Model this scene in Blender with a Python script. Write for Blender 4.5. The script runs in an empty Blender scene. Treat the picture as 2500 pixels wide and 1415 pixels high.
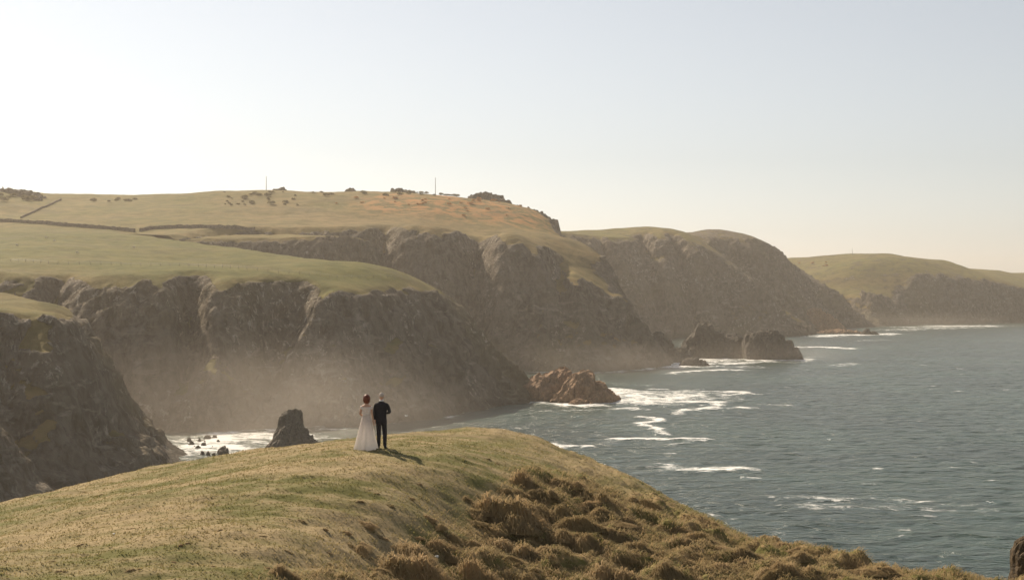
import bpy, bmesh, math, random
import numpy as np
from mathutils import Vector, Matrix, Euler

random.seed(7)
RNG = np.random.default_rng(11)
R = math.radians
SC = bpy.context.scene
COL = SC.collection

# ------------------------------------------------------------------ camera, sky, sun, exposure
CAMZ = 50.0            # metres above the sea
FPX = 3434.0           # focal length in pixels of a 2500 px wide frame
HOR = 690.0            # row of the horizon in that frame
cam = bpy.data.cameras.new('camera')
cam_o = bpy.data.objects.new('camera', cam)
COL.objects.link(cam_o)
cam_o.location = (0, 0, CAMZ)
cam_o.rotation_euler = (R(90), 0, 0)
cam.sensor_width = 36.0
cam.lens = 36.0 * FPX / 2500.0
cam.shift_y = -(1415 / 2 - HOR) / 2500.0
cam.clip_start = 0.5
cam.clip_end = 60000
SC.camera = cam_o

SUN_AZ = -35.0         # degrees from straight ahead, negative to the left
SUN_EL = 38.0
world = bpy.data.worlds.new('World')
SC.world = world
world.use_nodes = True
wn = world.node_tree
bg = wn.nodes['Background']
sky = wn.nodes.new('ShaderNodeTexSky')
sky.sky_type = 'NISHITA'
sky.sun_disc = False
sky.sun_elevation = R(SUN_EL)
sky.sun_rotation = R(SUN_AZ)
sky.altitude = 0
sky.air_density = 1.0
sky.dust_density = 0.6
sky.ozone_density = 1.0
hs = wn.nodes.new('ShaderNodeHueSaturation'); hs.inputs['Saturation'].default_value = 0.36
wn.links.new(sky.outputs[0], hs.inputs['Color'])
wn.links.new(hs.outputs[0], bg.inputs[0])
bg.inputs[1].default_value = 0.072

sun = bpy.data.lights.new('sun', 'SUN')
sun.energy = 5.0
sun.angle = R(0.5)
sun.color = (1.0, 0.84, 0.64)
sun_o = bpy.data.objects.new('sun', sun)
COL.objects.link(sun_o)
sdir = Vector((math.sin(R(SUN_AZ)) * math.cos(R(SUN_EL)), math.cos(R(SUN_AZ)) * math.cos(R(SUN_EL)), math.sin(R(SUN_EL))))
sun_o.rotation_euler = sdir.to_track_quat('Z', 'Y').to_euler()
sun_o.location = sdir * 400

SC.view_settings.view_transform = 'Standard'
SC.view_settings.look = 'None'
SC.view_settings.exposure = 0.5
SC.view_settings.gamma = 1.0
SC.view_settings.use_curve_mapping = False
SC.cycles.use_denoising = True
SC.cycles.max_bounces = 5
SC.cycles.diffuse_bounces = 2
SC.cycles.glossy_bounces = 2
SC.cycles.transmission_bounces = 3
SC.cycles.volume_bounces = 1
SC.cycles.transparent_max_bounces = 6
SC.cycles.sample_clamp_indirect = 4.0
SC.cycles.volume_step_rate = 1.0

# ------------------------------------------------------------------ helpers
def P(u, v, Y):
    """world point that stands at distance Y ahead and shows at photo pixel (u, v)"""
    return ((u - 1250.0) / FPX * Y, Y, CAMZ + (HOR - v) / FPX * Y)
def S(u, v):
    """point of the sea surface seen at photo pixel (u, v)"""
    Y = CAMZ * FPX / (v - HOR)
    return ((u - 1250.0) / FPX * Y, Y)
def sstep(a, b, x):
    t = np.clip((x - a) / (b - a), 0, 1)
    return t * t * (3 - 2 * t)

_perm = RNG.permutation(256)
_perm = np.concatenate([_perm, _perm, _perm]).astype(np.int64)
_g3 = RNG.normal(size=(256, 3)); _g3 /= np.linalg.norm(_g3, axis=1)[:, None]
_gx, _gy, _gz = [np.ascontiguousarray(_g3[:, i]) for i in range(3)]
def noise3(x, y, z):
    xi = np.floor(x).astype(np.int64); yi = np.floor(y).astype(np.int64); zi = np.floor(z).astype(np.int64)
    xf = x - xi; yf = y - yi; zf = z - zi
    u = xf * xf * xf * (xf * (xf * 6 - 15) + 10); v = yf * yf * yf * (yf * (yf * 6 - 15) + 10); w = zf * zf * zf * (zf * (zf * 6 - 15) + 10)
    xi &= 255; yi &= 255; zi &= 255
    def g(dx, dy, dz):
        h = _perm[_perm[_perm[(xi + dx) & 255] + ((yi + dy) & 255)] + ((zi + dz) & 255)]
        return _gx[h] * (xf - dx) + _gy[h] * (yf - dy) + _gz[h] * (zf - dz)
    a = g(0,0,0); x00 = a + u * (g(1,0,0) - a); a = g(0,1,0); x10 = a + u * (g(1,1,0) - a)
    a = g(0,0,1); x01 = a + u * (g(1,0,1) - a); a = g(0,1,1); x11 = a + u * (g(1,1,1) - a)
    y0 = x00 + v * (x10 - x00); y1 = x01 + v * (x11 - x01)
    return (y0 + w * (y1 - y0)) * 1.5
def fbm(x, y, z=0.0, oct=4, ridged=False, gain=0.5):
    x = np.asarray(x, float); y = np.asarray(y, float); z = np.broadcast_to(np.asarray(z, float), x.shape)
    a = 1.0; s = 0.0; t = 0.0
    for i in range(oct):
        n = noise3(x + 17.3 * i, y - 9.1 * i, z + 4.7 * i)
        if ridged: n = 1 - 2 * np.abs(n)
        s = s + a * n; t += a; a *= gain
        x = x * 2.03; y = y * 2.03; z = z * 2.03
    return s / t
def worley(x, y, z):
    """distance to nearest jittered lattice point, with its id value"""
    xi = np.floor(x).astype(np.int64); yi = np.floor(y).astype(np.int64); zi = np.floor(z).astype(np.int64)
    best = np.full(x.shape, 9.0); bid = np.zeros(x.shape)
    for dx in (-1, 0, 1):
        for dy in (-1, 0, 1):
            for dz in (-1, 0, 1):
                h = _perm[_perm[_perm[(xi + dx) & 255] + ((yi + dy) & 255)] + ((zi + dz) & 255)]
                px = xi + dx + (h % 16) / 16.0; py = yi + dy + ((h // 16) % 16) / 16.0; pz = zi + dz + ((h * 7) % 16) / 16.0
                d = (px - x) ** 2 + (py - y) ** 2 + (pz - z) ** 2
                m = d < best; best = np.where(m, d, best); bid = np.where(m, h / 255.0, bid)
    return np.sqrt(best), bid

class TPS:
    """smooth surface through control points (x, y, z)"""
    def __init__(self, pts, smooth=0.0):
        p = np.array(pts, float); self.c = p[:, :2]; self.m = self.c.mean(0); self.s = np.ptp(self.c, axis=0).max()
        q = (self.c - self.m) / self.s; self.q = q
        n = len(p); d = np.linalg.norm(q[:, None] - q[None], axis=2)
        K = self.k(d) + smooth * np.eye(n)
        A = np.zeros((n + 3, n + 3)); A[:n, :n] = K; A[:n, n] = 1; A[:n, n+1:] = q; A[n, :n] = 1; A[n+1:, :n] = q.T
        b = np.zeros(n + 3); b[:n] = p[:, 2]
        self.w = np.linalg.solve(A, b); self.lo = p[:, 2].min(); self.hi = p[:, 2].max()
    @staticmethod
    def k(d):
        return np.where(d > 1e-9, d * d * np.log(d + 1e-12), 0)
    def __call__(self, x, y):
        q = (np.stack([x, y], -1) - self.m) / self.s
        n = len(self.q); out = self.w[n] + q @ self.w[n+1:]
        for i in range(n):
            d2 = ((q - self.q[i]) ** 2).sum(-1)
            out = out + self.w[i] * np.where(d2 > 1e-18, 0.5 * d2 * np.log(d2 + 1e-24), 0)
        return np.clip(out, self.lo - 3, self.hi + 3)

def poly_dist(x, y, poly):
    """distance to an open polyline and the vertex coordinate (fractional index) of the nearest point"""
    best = np.full(x.shape, 1e18); par = np.zeros(x.shape)
    for i in range(len(poly) - 1):
        ax, ay = poly[i][:2]; bx, by = poly[i+1][:2]
        ex, ey = bx - ax, by - ay; L = ex * ex + ey * ey + 1e-9
        t = np.clip(((x - ax) * ex + (y - ay) * ey) / L, 0, 1)
        d = (x - ax - t * ex) ** 2 + (y - ay - t * ey) ** 2
        m = d < best; best = np.where(m, d, best); par = np.where(m, i + t, par)
    return np.sqrt(best), par
def inside(x, y, poly):
    c = np.zeros(x.shape, bool); n = len(poly)
    for i in range(n):
        x1, y1 = poly[i][:2]; x2, y2 = poly[(i+1) % n][:2]
        if y1 == y2: continue
        k = ((y1 > y) != (y2 > y)) & (x < (x2 - x1) * (y - y1) / (y2 - y1) + x1)
        c ^= k
    return c

def mesh_obj(name, verts, faces, mat=None, parent=None, smooth=True, attrs=None):
    me = bpy.data.meshes.new(name)
    verts = np.asarray(verts, np.float32)
    if isinstance(faces, np.ndarray):
        nf, k = faces.shape
        me.vertices.add(len(verts)); me.vertices.foreach_set('co', verts.ravel())
        me.loops.add(nf * k); me.loops.foreach_set('vertex_index', faces.astype(np.int32).ravel())
        me.polygons.add(nf); me.polygons.foreach_set('loop_start', np.arange(0, nf * k, k, dtype=np.int32))
        me.update(calc_edges=True)
    else:
        me.from_pydata([tuple(map(float, v)) for v in verts], [], faces); me.update()
    me.polygons.foreach_set('use_smooth', np.full(len(me.polygons), smooth))
    for an, val in (attrs or {}).items():
        val = np.asarray(val, np.float32)
        if val.ndim == 1:
            a = me.attributes.new(an, 'FLOAT', 'POINT'); a.data.foreach_set('value', val)
        else:
            a = me.attributes.new(an, 'FLOAT_COLOR', 'POINT')
            c4 = np.ones((len(val), 4), np.float32); c4[:, :3] = val; a.data.foreach_set('color', c4.ravel())
    if mat: me.materials.append(mat)
    o = bpy.data.objects.new(name, me)
    COL.objects.link(o)
    if parent: o.parent = parent
    return o
def bm_obj(name, bm, mat=None, parent=None, smooth=True):
    me = bpy.data.meshes.new(name)
    for f in bm.faces: f.smooth = smooth
    bm.to_mesh(me); bm.free()
    if mat: me.materials.append(mat)
    o = bpy.data.objects.new(name, me); COL.objects.link(o)
    if parent: o.parent = parent
    return o
def tag(o, label=None, cat=None, group=None, kind=None):
    if label: o['label'] = label
    if cat: o['category'] = cat
    if group: o['group'] = group
    if kind: o['kind'] = kind
    return o
def empty(name, loc=(0, 0, 0), rz=0.0):
    o = bpy.data.objects.new(name, None); COL.objects.link(o)
    o.location = loc; o.rotation_euler = (0, 0, rz); o.empty_display_size = 0.3
    return o
def grid_faces(nx, ny, keep=None):
    i = np.arange(nx - 1)[None, :] + np.arange(ny - 1)[:, None] * nx
    f = np.stack([i, i + 1, i + nx + 1, i + nx], -1).reshape(-1, 4)
    if keep is not None: f = f[keep.reshape(-1)]
    return f
def compact(v, f, at):
    used = np.zeros(len(v), bool); used[f.ravel()] = True
    idx = np.cumsum(used) - 1
    return v[used], idx[f], {k: a[used] for k, a in at.items()}

# ------------------------------------------------------------------ materials
class N:
    def __init__(self, name):
        self.m = bpy.data.materials.new(name); self.m.use_nodes = True
        self.t = self.m.node_tree; self.t.nodes.clear()
        self.out = self.t.nodes.new('ShaderNodeOutputMaterial')
    def n(self, typ, **kw):
        nd = self.t.nodes.new(typ)
        for k, v in kw.items():
            if k.startswith('i_'):
                key = k[2:]; key = int(key) if key.isdigit() else key.replace('_', ' ')
                self.put(nd.inputs[key], v)
            else: setattr(nd, k, v)
        return nd
    def put(self, sock, v):
        if hasattr(v, 'bl_idname') and hasattr(v, 'outputs'): v = v.outputs[0]
        if isinstance(v, bpy.types.NodeSocket): self.t.links.new(v, sock)
        else: sock.default_value = v
    def math(self, op, a, b=0.0, c=None, clamp=False):
        nd = self.n('ShaderNodeMath', operation=op, use_clamp=clamp); self.put(nd.inputs[0], a); self.put(nd.inputs[1], b)
        if c is not None: self.put(nd.inputs[2], c)
        return nd.outputs[0]
    def mix(self, f, a, b, blend='MIX'):
        nd = self.n('ShaderNodeMix', data_type='RGBA', blend_type=blend)
        self.put(nd.inputs[0], f)
        for s, v in ((6, a), (7, b)):
            self.put(nd.inputs[s], (*v, 1) if isinstance(v, tuple) and len(v) == 3 else v)
        return nd.outputs[2]
    def ramp(self, v, lo, hi, smooth=True):
        nd = self.n('ShaderNodeMapRange', interpolation_type='SMOOTHSTEP' if smooth else 'LINEAR')
        self.put(nd.inputs[0], v); nd.inputs[1].default_value = lo; nd.inputs[2].default_value = hi
        return nd.outputs[0]
    def pos(self, scale=(1, 1, 1), rot=(0, 0, 0), kind='pos'):
        if kind == 'pos': src = self.n('ShaderNodeNewGeometry').outputs['Position']
        else: src = self.n('ShaderNodeTexCoord').outputs['Object']
        mp = self.n('ShaderNodeMapping'); self.put(mp.inputs[0], src)
        mp.inputs['Rotation'].default_value = rot; mp.inputs['Scale'].default_value = scale
        return mp.outputs[0]
    def noise(self, vec, scale, detail=4, rough=0.55, dist=0.0):
        nd = self.n('ShaderNodeTexNoise'); self.put(nd.inputs['Vector'], vec)
        nd.inputs['Scale'].default_value = scale; nd.inputs['Detail'].default_value = detail
        nd.inputs['Roughness'].default_value = rough; nd.inputs['Distortion'].default_value = dist
        return nd.outputs[0]
    def voro(self, vec, scale, feature='F1', out=0):
        nd = self.n('ShaderNodeTexVoronoi', feature=feature); self.put(nd.inputs['Vector'], vec); nd.inputs['Scale'].default_value = scale
        return nd.outputs[out]
    def bump(self, h, strength=0.5, dist=1.0, normal=None):
        nd = self.n('ShaderNodeBump'); self.put(nd.inputs['Height'], h); nd.inputs['Strength'].default_value = strength
        nd.inputs['Distance'].default_value = dist
        if normal is not None: self.put(nd.inputs['Normal'], normal)
        return nd.outputs[0]
    def attr(self, name, out='Fac'):
        nd = self.n('ShaderNodeAttribute', attribute_name=name); return nd.outputs[out]
    def principled(self, color, rough=0.9, normal=None, spec=0.25, **kw):
        b = self.n('ShaderNodeBsdfPrincipled')
        self.put(b.inputs['Base Color'], (*color, 1) if isinstance(color, tuple) and len(color) == 3 else color)
        self.put(b.inputs['Roughness'], rough); b.inputs['Specular IOR Level'].default_value = spec
        if normal is not None: self.put(b.inputs['Normal'], normal)
        for k, v in kw.items(): self.put(b.inputs[k.replace('_', ' ')], v)
        return b
    def finish(self, shader):
        self.put(self.out.inputs[0], shader); return self.m

def rock_color(m, warm=0.0, scale=1.0):
    """dark greywacke with paler lichen, guano streaks and rusty beds; returns colour and bump height"""
    p = m.pos()
    n1 = m.noise(p, 0.05 * scale, 5, 0.6)
    n2 = m.noise(m.pos((1, 1, 0.45), (0.5, 0.3, 0.2)), 0.28 * scale, 6, 0.65)
    c = m.mix(m.ramp(n1, 0.35, 0.68), (0.042, 0.033, 0.022), (0.105, 0.084, 0.060))
    c = m.mix(m.ramp(n2, 0.36, 0.66), c, (0.155, 0.132, 0.104))
    c = m.mix(m.math('MULTIPLY', m.ramp(m.noise(p, 0.016 * scale, 3), 0.5, 0.64), 0.45), c, (0.105, 0.088, 0.042))
    stripe = m.noise(m.pos((0.7, 0.7, 2.0), (R(20), R(-52), 0)), 0.16 * scale, 5, 0.62, 0.6)
    pale = m.math('MULTIPLY', m.ramp(stripe, 0.52, 0.66), m.ramp(m.noise(p, 0.035 * scale, 3), 0.46, 0.6))
    c = m.mix(m.math('MULTIPLY', pale, 0.38), c, (0.38, 0.34, 0.28))
    fleck = m.math('MULTIPLY', m.ramp(m.noise(m.pos((1, 1, 0.55), (0.3, -0.5, 0)), 0.42 * scale, 4, 0.75), 0.54, 0.66), m.ramp(m.noise(p, 0.028 * scale, 3), 0.46, 0.62))
    c = m.mix(m.math('MULTIPLY', fleck, 0.7), c, (0.42, 0.38, 0.32))
    crack = m.ramp(m.voro(m.pos((1, 1, 0.5), (0.4, 0.2, 0.1)), 0.22 * scale, 'DISTANCE_TO_EDGE'), 0.0, 0.12)
    h = m.math('ADD', m.math('MULTIPLY', n2, 1.0), m.math('MULTIPLY', m.noise(p, 0.9 * scale, 5, 0.65), 0.6))
    h = m.math('ADD', h, m.math('MULTIPLY', crack, 0.25))
    h = m.math('ADD', h, m.math('MULTIPLY', stripe, 0.8))
    return c, h

def make_terrain_mat():
    m = N('coast_ground')
    cov = m.n('ShaderNodeAttribute', attribute_name='cover')
    sep = m.n('ShaderNodeSeparateColor'); m.put(sep.inputs[0], cov.outputs['Color'])
    grass, tan, orange = sep.outputs[0], sep.outputs[1], sep.outputs[2]
    p = m.pos()
    rc, rh = rock_color(m)
    nbig = m.noise(p, 0.018, 4, 0.6); nmid = m.noise(p, 0.11, 5, 0.65); nfine = m.noise(p, 0.7, 5, 0.7)
    green = m.mix(m.ramp(nmid, 0.3, 0.7), (0.062, 0.071, 0.011), (0.122, 0.114, 0.024))
    straw = m.mix(m.ramp(nmid, 0.32, 0.66), (0.118, 0.090, 0.031), (0.205, 0.148, 0.062))
    tn = m.math('ADD', tan, m.math('MULTIPLY', m.math('SUBTRACT', nbig, 0.5), 1.9), clamp=True)
    gc = m.mix(tn, green, straw)
    br = m.math('MULTIPLY', orange, m.ramp(nmid, 0.42, 0.60))
    gc = m.mix(br, gc, (0.34, 0.165, 0.055))
    gc = m.mix(m.math('MULTIPLY', m.ramp(nfine, 0.5, 0.75), 0.35), gc, (0.075, 0.068, 0.028))
    gc = m.mix(m.math('MULTIPLY', m.ramp(m.noise(m.pos((0.6, 1, 1)), 0.034, 5, 0.62, 0.5), 0.52, 0.66), 0.45), gc, (0.078, 0.070, 0.030))
    # turf thins out into rock with a ragged edge
    ragged = m.math('ADD', grass, m.math('ADD', m.math('MULTIPLY', m.math('SUBTRACT', nmid, 0.5), 0.9), m.math('MULTIPLY', m.math('SUBTRACT', nfine, 0.5), 0.55)))
    gm = m.ramp(ragged, 0.42, 0.58)
    col = m.mix(gm, rc, gc)
    gh = m.math('ADD', m.math('MULTIPLY', nmid, 0.6), m.math('MULTIPLY', nfine, 0.5))
    hmix = m.n('ShaderNodeMix', data_type='FLOAT'); m.put(hmix.inputs[0], gm); m.put(hmix.inputs[2], rh); m.put(hmix.inputs[3], gh)
    # wet dark band above the sea
    zz = m.n('ShaderNodeSeparateXYZ'); m.put(zz.inputs[0], m.n('ShaderNodeNewGeometry').outputs['Position'])
    wet = m.ramp(m.math('ADD', zz.outputs[2], m.math('MULTIPLY', m.math('SUBTRACT', nmid, 0.5), 6.0)), 5.0, 1.0)
    col = m.mix(m.math('MULTIPLY', wet, 0.6), col, (0.028, 0.025, 0.02))
    b = m.principled(col, 0.92, m.bump(hmix.outputs[0], 0.75, 1.6), 0.12)
    return m.finish(b)
M_TERR = make_terrain_mat()

def make_rock_mat(name, tint, mixf, scale):
    m = N(name)
    rc, rh = rock_color(m, scale=scale)
    c = m.mix(mixf, rc, tint)
    nn = m.noise(m.pos(), 0.35 * scale, 5, 0.65)
    c = m.mix(m.ramp(nn, 0.4, 0.7), m.mix(0.45, c, (0.03, 0.026, 0.02)), c)
    zz = m.n('ShaderNodeSeparateXYZ'); m.put(zz.inputs[0], m.n('ShaderNodeNewGeometry').outputs['Position'])
    wet = m.ramp(m.math('ADD', zz.outputs[2], m.math('MULTIPLY', nn, 1.5)), 3.0, 1.0)
    c = m.mix(m.math('MULTIPLY', wet, 0.7), c, (0.022, 0.02, 0.017))
    return m.finish(m.principled(c, 0.85, m.bump(rh, 0.9, 1.2), 0.25))
M_ROCK = make_rock_mat('grey_sea_rock', (0.21, 0.185, 0.150), 0.5, 2.0)
M_ROCK_DARK = make_rock_mat('dark_sea_rock', (0.06, 0.05, 0.04), 0.5, 1.4)
M_ROCK_RED = make_rock_mat('rusty_sea_rock', (0.42, 0.250, 0.140), 0.82, 1.5)
M_ROCK_LICHEN = make_rock_mat('lichen_rock', (0.26, 0.17, 0.085), 0.6, 14.0)

def simple(name, color, rough=0.8, spec=0.3, var=0.0, vs=8.0, bump=0.0, translucent=0.0):
    m = N(name); p = m.pos(kind='obj')
    c = (*color, 1)
    nrm = None
    if var or bump:
        nz = m.noise(p, vs, 4)
        if var: c = m.mix(m.ramp(nz, 0.3, 0.7), tuple(x * (1 - var) for x in color), tuple(min(1, x * (1 + var)) for x in color))
        if bump: nrm = m.bump(nz, bump, 0.02)
    b = m.principled(c, rough, nrm, spec)
    if translucent:
        t = m.n('ShaderNodeBsdfTranslucent'); m.put(t.inputs[0], c)
        mx = m.n('ShaderNodeMixShader'); mx.inputs[0].default_value = translucent
        m.put(mx.inputs[1], b); m.put(mx.inputs[2], t); b = mx
    return m.finish(b)

# ------------------------------------------------------------------ the coast: headlands as height functions
class Headland:
    def __init__(self, name, base, inland, top, seed=0.0, warp=7.0, prof=1.7, rough=1.0, smooth=1e-4, carve=()):
        self.carve = carve
        self.name = name; self.base = np.array([(b[0], b[1]) for b in base], float); self.w = np.array([b[2] for b in base], float)
        self.poly = [tuple(b[:2]) for b in base] + list(inland)
        seg = np.linalg.norm(np.diff(self.base, axis=0), axis=1); self.arc = np.concatenate([[0], np.cumsum(seg)])
        self.top = TPS(top, smooth); self.seed = seed; self.warp = warp; self.prof = prof; self.rough = rough
    def z(self, x, y, detail=True):
        x = np.asarray(x, float); y = np.asarray(y, float)
        d, s = poly_dist(x, y, self.base)
        d = np.where(inside(x, y, self.poly), d, -d)
        w = np.interp(s, np.arange(len(self.w)), self.w)
        k = self.warp
        S_ = np.interp(s, np.arange(len(self.arc)), self.arc)
        wn = k * 1.1 * fbm(x / 46 + self.seed, y / 46, self.seed, 3) + k * 0.22 * fbm(x / 13, y / 13 + self.seed, 3.3, 3, ridged=True)
        wn = wn + k * 1.0 * fbm(S_ / 30 + self.seed * 3, d / 160, self.seed, 3, ridged=True)
        wn = wn + 1.6 * fbm(x / 6.5, y / 6.5, 12.0, 3)
        dd = d + wn * sstep(w * 1.35, w * 0.5, d)
        t = np.clip(dd / w, 0, 1)
        pr = 1 - (1 - t) ** self.prof
        p_ = pr * 1.07; kk = 0.16; hh_ = np.clip(0.5 + 0.5 * (1 - p_) / kk, 0, 1); pr = (1 - hh_) + p_ * hh_ - kk * hh_ * (1 - hh_)
        zt = self.top(x, y)
        if detail:
            zt = zt + 3.3 * fbm(x / 75, y / 75, 1.7, 5) + 0.35 * fbm(x / 9, y / 9, 2.7, 3)
        z = zt * pr
        for ax, ay, bx, by, cw, dp in self.carve:
            ex, ey = bx - ax, by - ay; L2 = ex * ex + ey * ey; q = ((x - ax) * ex + (y - ay) * ey) / L2
            off = ((x - ax) * ey - (y - ay) * ex) / math.sqrt(L2) + 5.0 * fbm(x / 26, y / 26, 6.6, 2)
            ww = cw * (0.55 + 0.6 * np.clip(q, 0, 1))
            dz_ = dp * np.exp(-(off / ww) ** 2) * sstep(-0.05, 0.35, q) * sstep(1.15, 0.75, q) * (dd > 0)
            z = z - dz_ if dp > 0 else np.where(z < zt, np.minimum(z - dz_ * sstep(1.0, 0.6, t), zt), z)
        z = np.where(dd < 0, np.maximum(dd * 0.8, -6), z)
        return z

def Q(pts, f=P): return [f(*p) for p in pts]

# near left buttress (low) --------------------------------------------------
LB = Headland('near_buttress', [(-220, 225, 40), (-150, 240, 36), (-122, 262, 30), (-106, 292, 26), (-101, 318, 26), (-108, 340, 28), (-150, 362, 34), (-220, 370, 40)],
    [(-300, 370), (-300, 225)],
    Q([(-60, 950, 296), (0, 985, 302), (60, 1060, 306), (110, 1130, 306), (150, 1185, 306), (-300, 830, 320), (-500, 800, 290), (-300, 900, 270), (100, 1180, 280)]), 3.1, 4.0, 1.3)
# left promontory -----------------------------------------------------------
L1 = Headland('left_promontory', [(-330, 314, 46), (-230, 318, 48), (-160, 322, 50), (-124, 324, 46), (-107, 330, 42), (-97, 346, 38), (-92, 366, 33), (-93, 388, 27), (-94, 404, 25), (-100, 422, 26), (-118, 446, 34), (-150, 470, 40), (-230, 500, 60)],
    [(-420, 520), (-420, 314)],
    Q([(-350, 735, 372), (-100, 742, 374), (60, 752, 374), (150, 760, 376), (190, 772, 380), (235, 835, 386), (275, 905, 392), (320, 975, 398), (400, 1050, 402), (-200, 690, 470), (-50, 700, 460), (-600, 690, 440), (60, 705, 455), (0, 735, 410), (150, 748, 412)]), 5.2, 3.5, 1.15, carve=[(-128, 372, -120, 332, 6, 7), (-108, 392, -104, 345, 6, 6)])
# broad grazing headland in the middle --------------------------------------
H2 = Headland('grazing_headland', [(-330, 470, 60), (-230, 476, 48), (-190, 480, 42), (-165, 480, 42), (-140, 476, 46), (-118, 474, 48), (-97, 472, 44), (-84, 484, 42), (-72, 490, 44), (-57, 492, 42), (-31, 518, 42), (-6, 578, 34), (10, 602, 30), (4, 630, 26), (-34, 678, 30), (-88, 738, 40), (-128, 772, 44), (-170, 800, 40)],
    [(-200, 1000), (-600, 1000), (-600, 470)],
    Q([(-400, 655, 540), (0, 645, 548), (150, 660, 536), (310, 655, 532), (480, 660, 530), (600, 672, 530), (700, 684, 532), (850, 692, 545), (980, 695, 575), (1060, 705, 600), (1120, 745, 610), (1200, 830, 606),
       (-300, 600, 690), (0, 600, 680), (0, 552, 800), (360, 574, 775), (640, 605, 728), (900, 655, 668), (1040, 690, 634), (300, 612, 665), (600, 642, 612), (-300, 552, 800), (200, 560, 800)]), 1.3, 6.5, 1.16, carve=[(-121, 536, -112, 484, 9, 15), (-82, 542, -90, 490, 10, 17), (-170, 534, -158, 484, 9, 11), (-52, 552, -46, 512, 6, 8), (-60, 552, -82, 494, 4.5, -8), (-146, 534, -116, 488, 4.5, -7), (-97, 545, -106, 505, 4, -5), (-24, 606, 9, 597, 3.0, -6), (-36, 560, -12, 556, 4, -5), (-178, 530, -150, 488, 4, -5)])
# spur and the high hill behind ---------------------------------------------
H3A = Headland('grass_spur', [(-330, 690, 24), (-240, 720, 24), (-185, 755, 30), (-148, 774, 38), (-118, 776, 42), (-85, 782, 40), (-60, 800, 34), (-62, 830, 26), (-110, 860, 30)],
    [(-200, 960), (-420, 960), (-420, 690)],
    Q([(560, 572, 830), (640, 574, 825), (700, 570, 830), (850, 570, 838), (940, 576, 840), (985, 588, 842), (0, 560, 830), (300, 574, 830), (700, 556, 900), (500, 556, 900), (0, 585, 735), (300, 588, 735)]), 8.8, 4.0, 1.2)
H3 = Headland('high_hill', [(-420, 620, 30), (-270, 640, 30), (-200, 690, 30), (-168, 755, 36), (-142, 800, 50), (-95, 806, 58), (-50, 800, 58), (-34, 808, 60), (-14, 802, 58), (18, 794, 58), (48, 798, 54), (74, 812, 56), (88, 838, 46), (92, 866, 34), (84, 905, 34), (74, 960, 36), (66, 1030, 46), (62, 1110, 60), (60, 1230, 80), (60, 1400, 90)],
    [(60, 1500), (-800, 1500), (-800, 620)],
    Q([(790, 546, 880), (900, 545, 878), (1000, 545, 874), (1100, 555, 876), (1160, 574, 890), (1250, 562, 874), (1320, 592, 874), (1400, 648, 874), (1445, 668, 872), (1490, 632, 906), (1520, 700, 890), (1420, 590, 930), (1360, 545, 1010), (1420, 600, 1000),
       (1300, 507, 1060), (1258, 500, 1080), (1235, 493, 1100), (1180, 486, 1120), (1080, 478, 1110), (1000, 466, 1100), (900, 461, 1100), (800, 466, 1100), (690, 459, 1080), (600, 463, 1050), (500, 475, 1020), (400, 486, 1000), (250, 486, 1000), (120, 482, 1000), (30, 464, 1000), (-100, 455, 1000), (-400, 455, 1000),
       (700, 508, 960), (0, 545, 820), (300, 558, 830), (600, 552, 840), (300, 516, 920), (0, 510, 920), (1000, 508, 970), (1200, 520, 980), (700, 535, 890), (-400, 545, 820), (0, 575, 735), (250, 582, 735), (-400, 572, 735),
       (700, 510, 1300), (200, 520, 1250), (1150, 520, 1300), (-300, 520, 1250), (1280, 560, 1300)]), 2.2, 7.0, 1.15, carve=[(-23, 890, -22, 812, 12, 26), (-80, 880, -74, 812, 10, 14), (30, 880, 26, 806, 8, 12), (52, 872, 84, 832, 6, -9), (6, 868, 36, 802, 6, -8), (-60, 872, -30, 806, 6, -7)])
H4 = Headland('far_cliff', [(10, 1150, 50), (60, 1210, 70), (110, 1262, 72), (140, 1282, 74), (165, 1292, 72), (200, 1298, 74), (232, 1304, 74), (266, 1320, 66), (286, 1356, 60), (276, 1420, 46), (240, 1500, 40), (200, 1600, 40)],
    [(150, 1800), (-500, 1800), (-500, 1150)],
    Q([(1380, 562, 1330), (1440, 568, 1380), (1520, 568, 1385), (1600, 562, 1385), (1650, 566, 1385), (1680, 570, 1390), (1740, 612, 1400), (1800, 655, 1400), (1870, 710, 1400), (1600, 552, 1480), (1500, 558, 1500), (1650, 558, 1470), (1680, 568, 1480), (1200, 560, 1500), (1300, 580, 1750), (1600, 590, 1700), (1000, 560, 1650), (1720, 600, 1500)]), 6.1, 9.0, 1.12, carve=[(128, 1395, 132, 1290, 9, 16), (158, 1395, 166, 1300, 9, 16), (80, 1350, 96, 1250, 10, 14), (176, 1388, 262, 1326, 8, -14), (108, 1380, 150, 1292, 8, -10)])
H4B = Headland('far_cliff_shoulder', [(200, 1420, 60), (262, 1425, 80), (300, 1436, 84), (318, 1480, 80), (345, 1526, 70), (368, 1556, 64), (404, 1586, 46), (412, 1640, 40), (360, 1720, 60), (300, 1800, 80)],
    [(300, 2200), (0, 2200), (0, 1500)],
    Q([(1640, 580, 1560), (1690, 564, 1550), (1740, 558, 1550), (1790, 564, 1560), (1840, 575, 1570), (1890, 612, 1590), (1930, 648, 1600), (2000, 690, 1610), (2080, 735, 1615), (2130, 770, 1615), (1700, 600, 1800), (1900, 660, 1800), (1740, 566, 1640), (1850, 590, 1660)]), 7.7, 10.0, 1.15)
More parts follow.
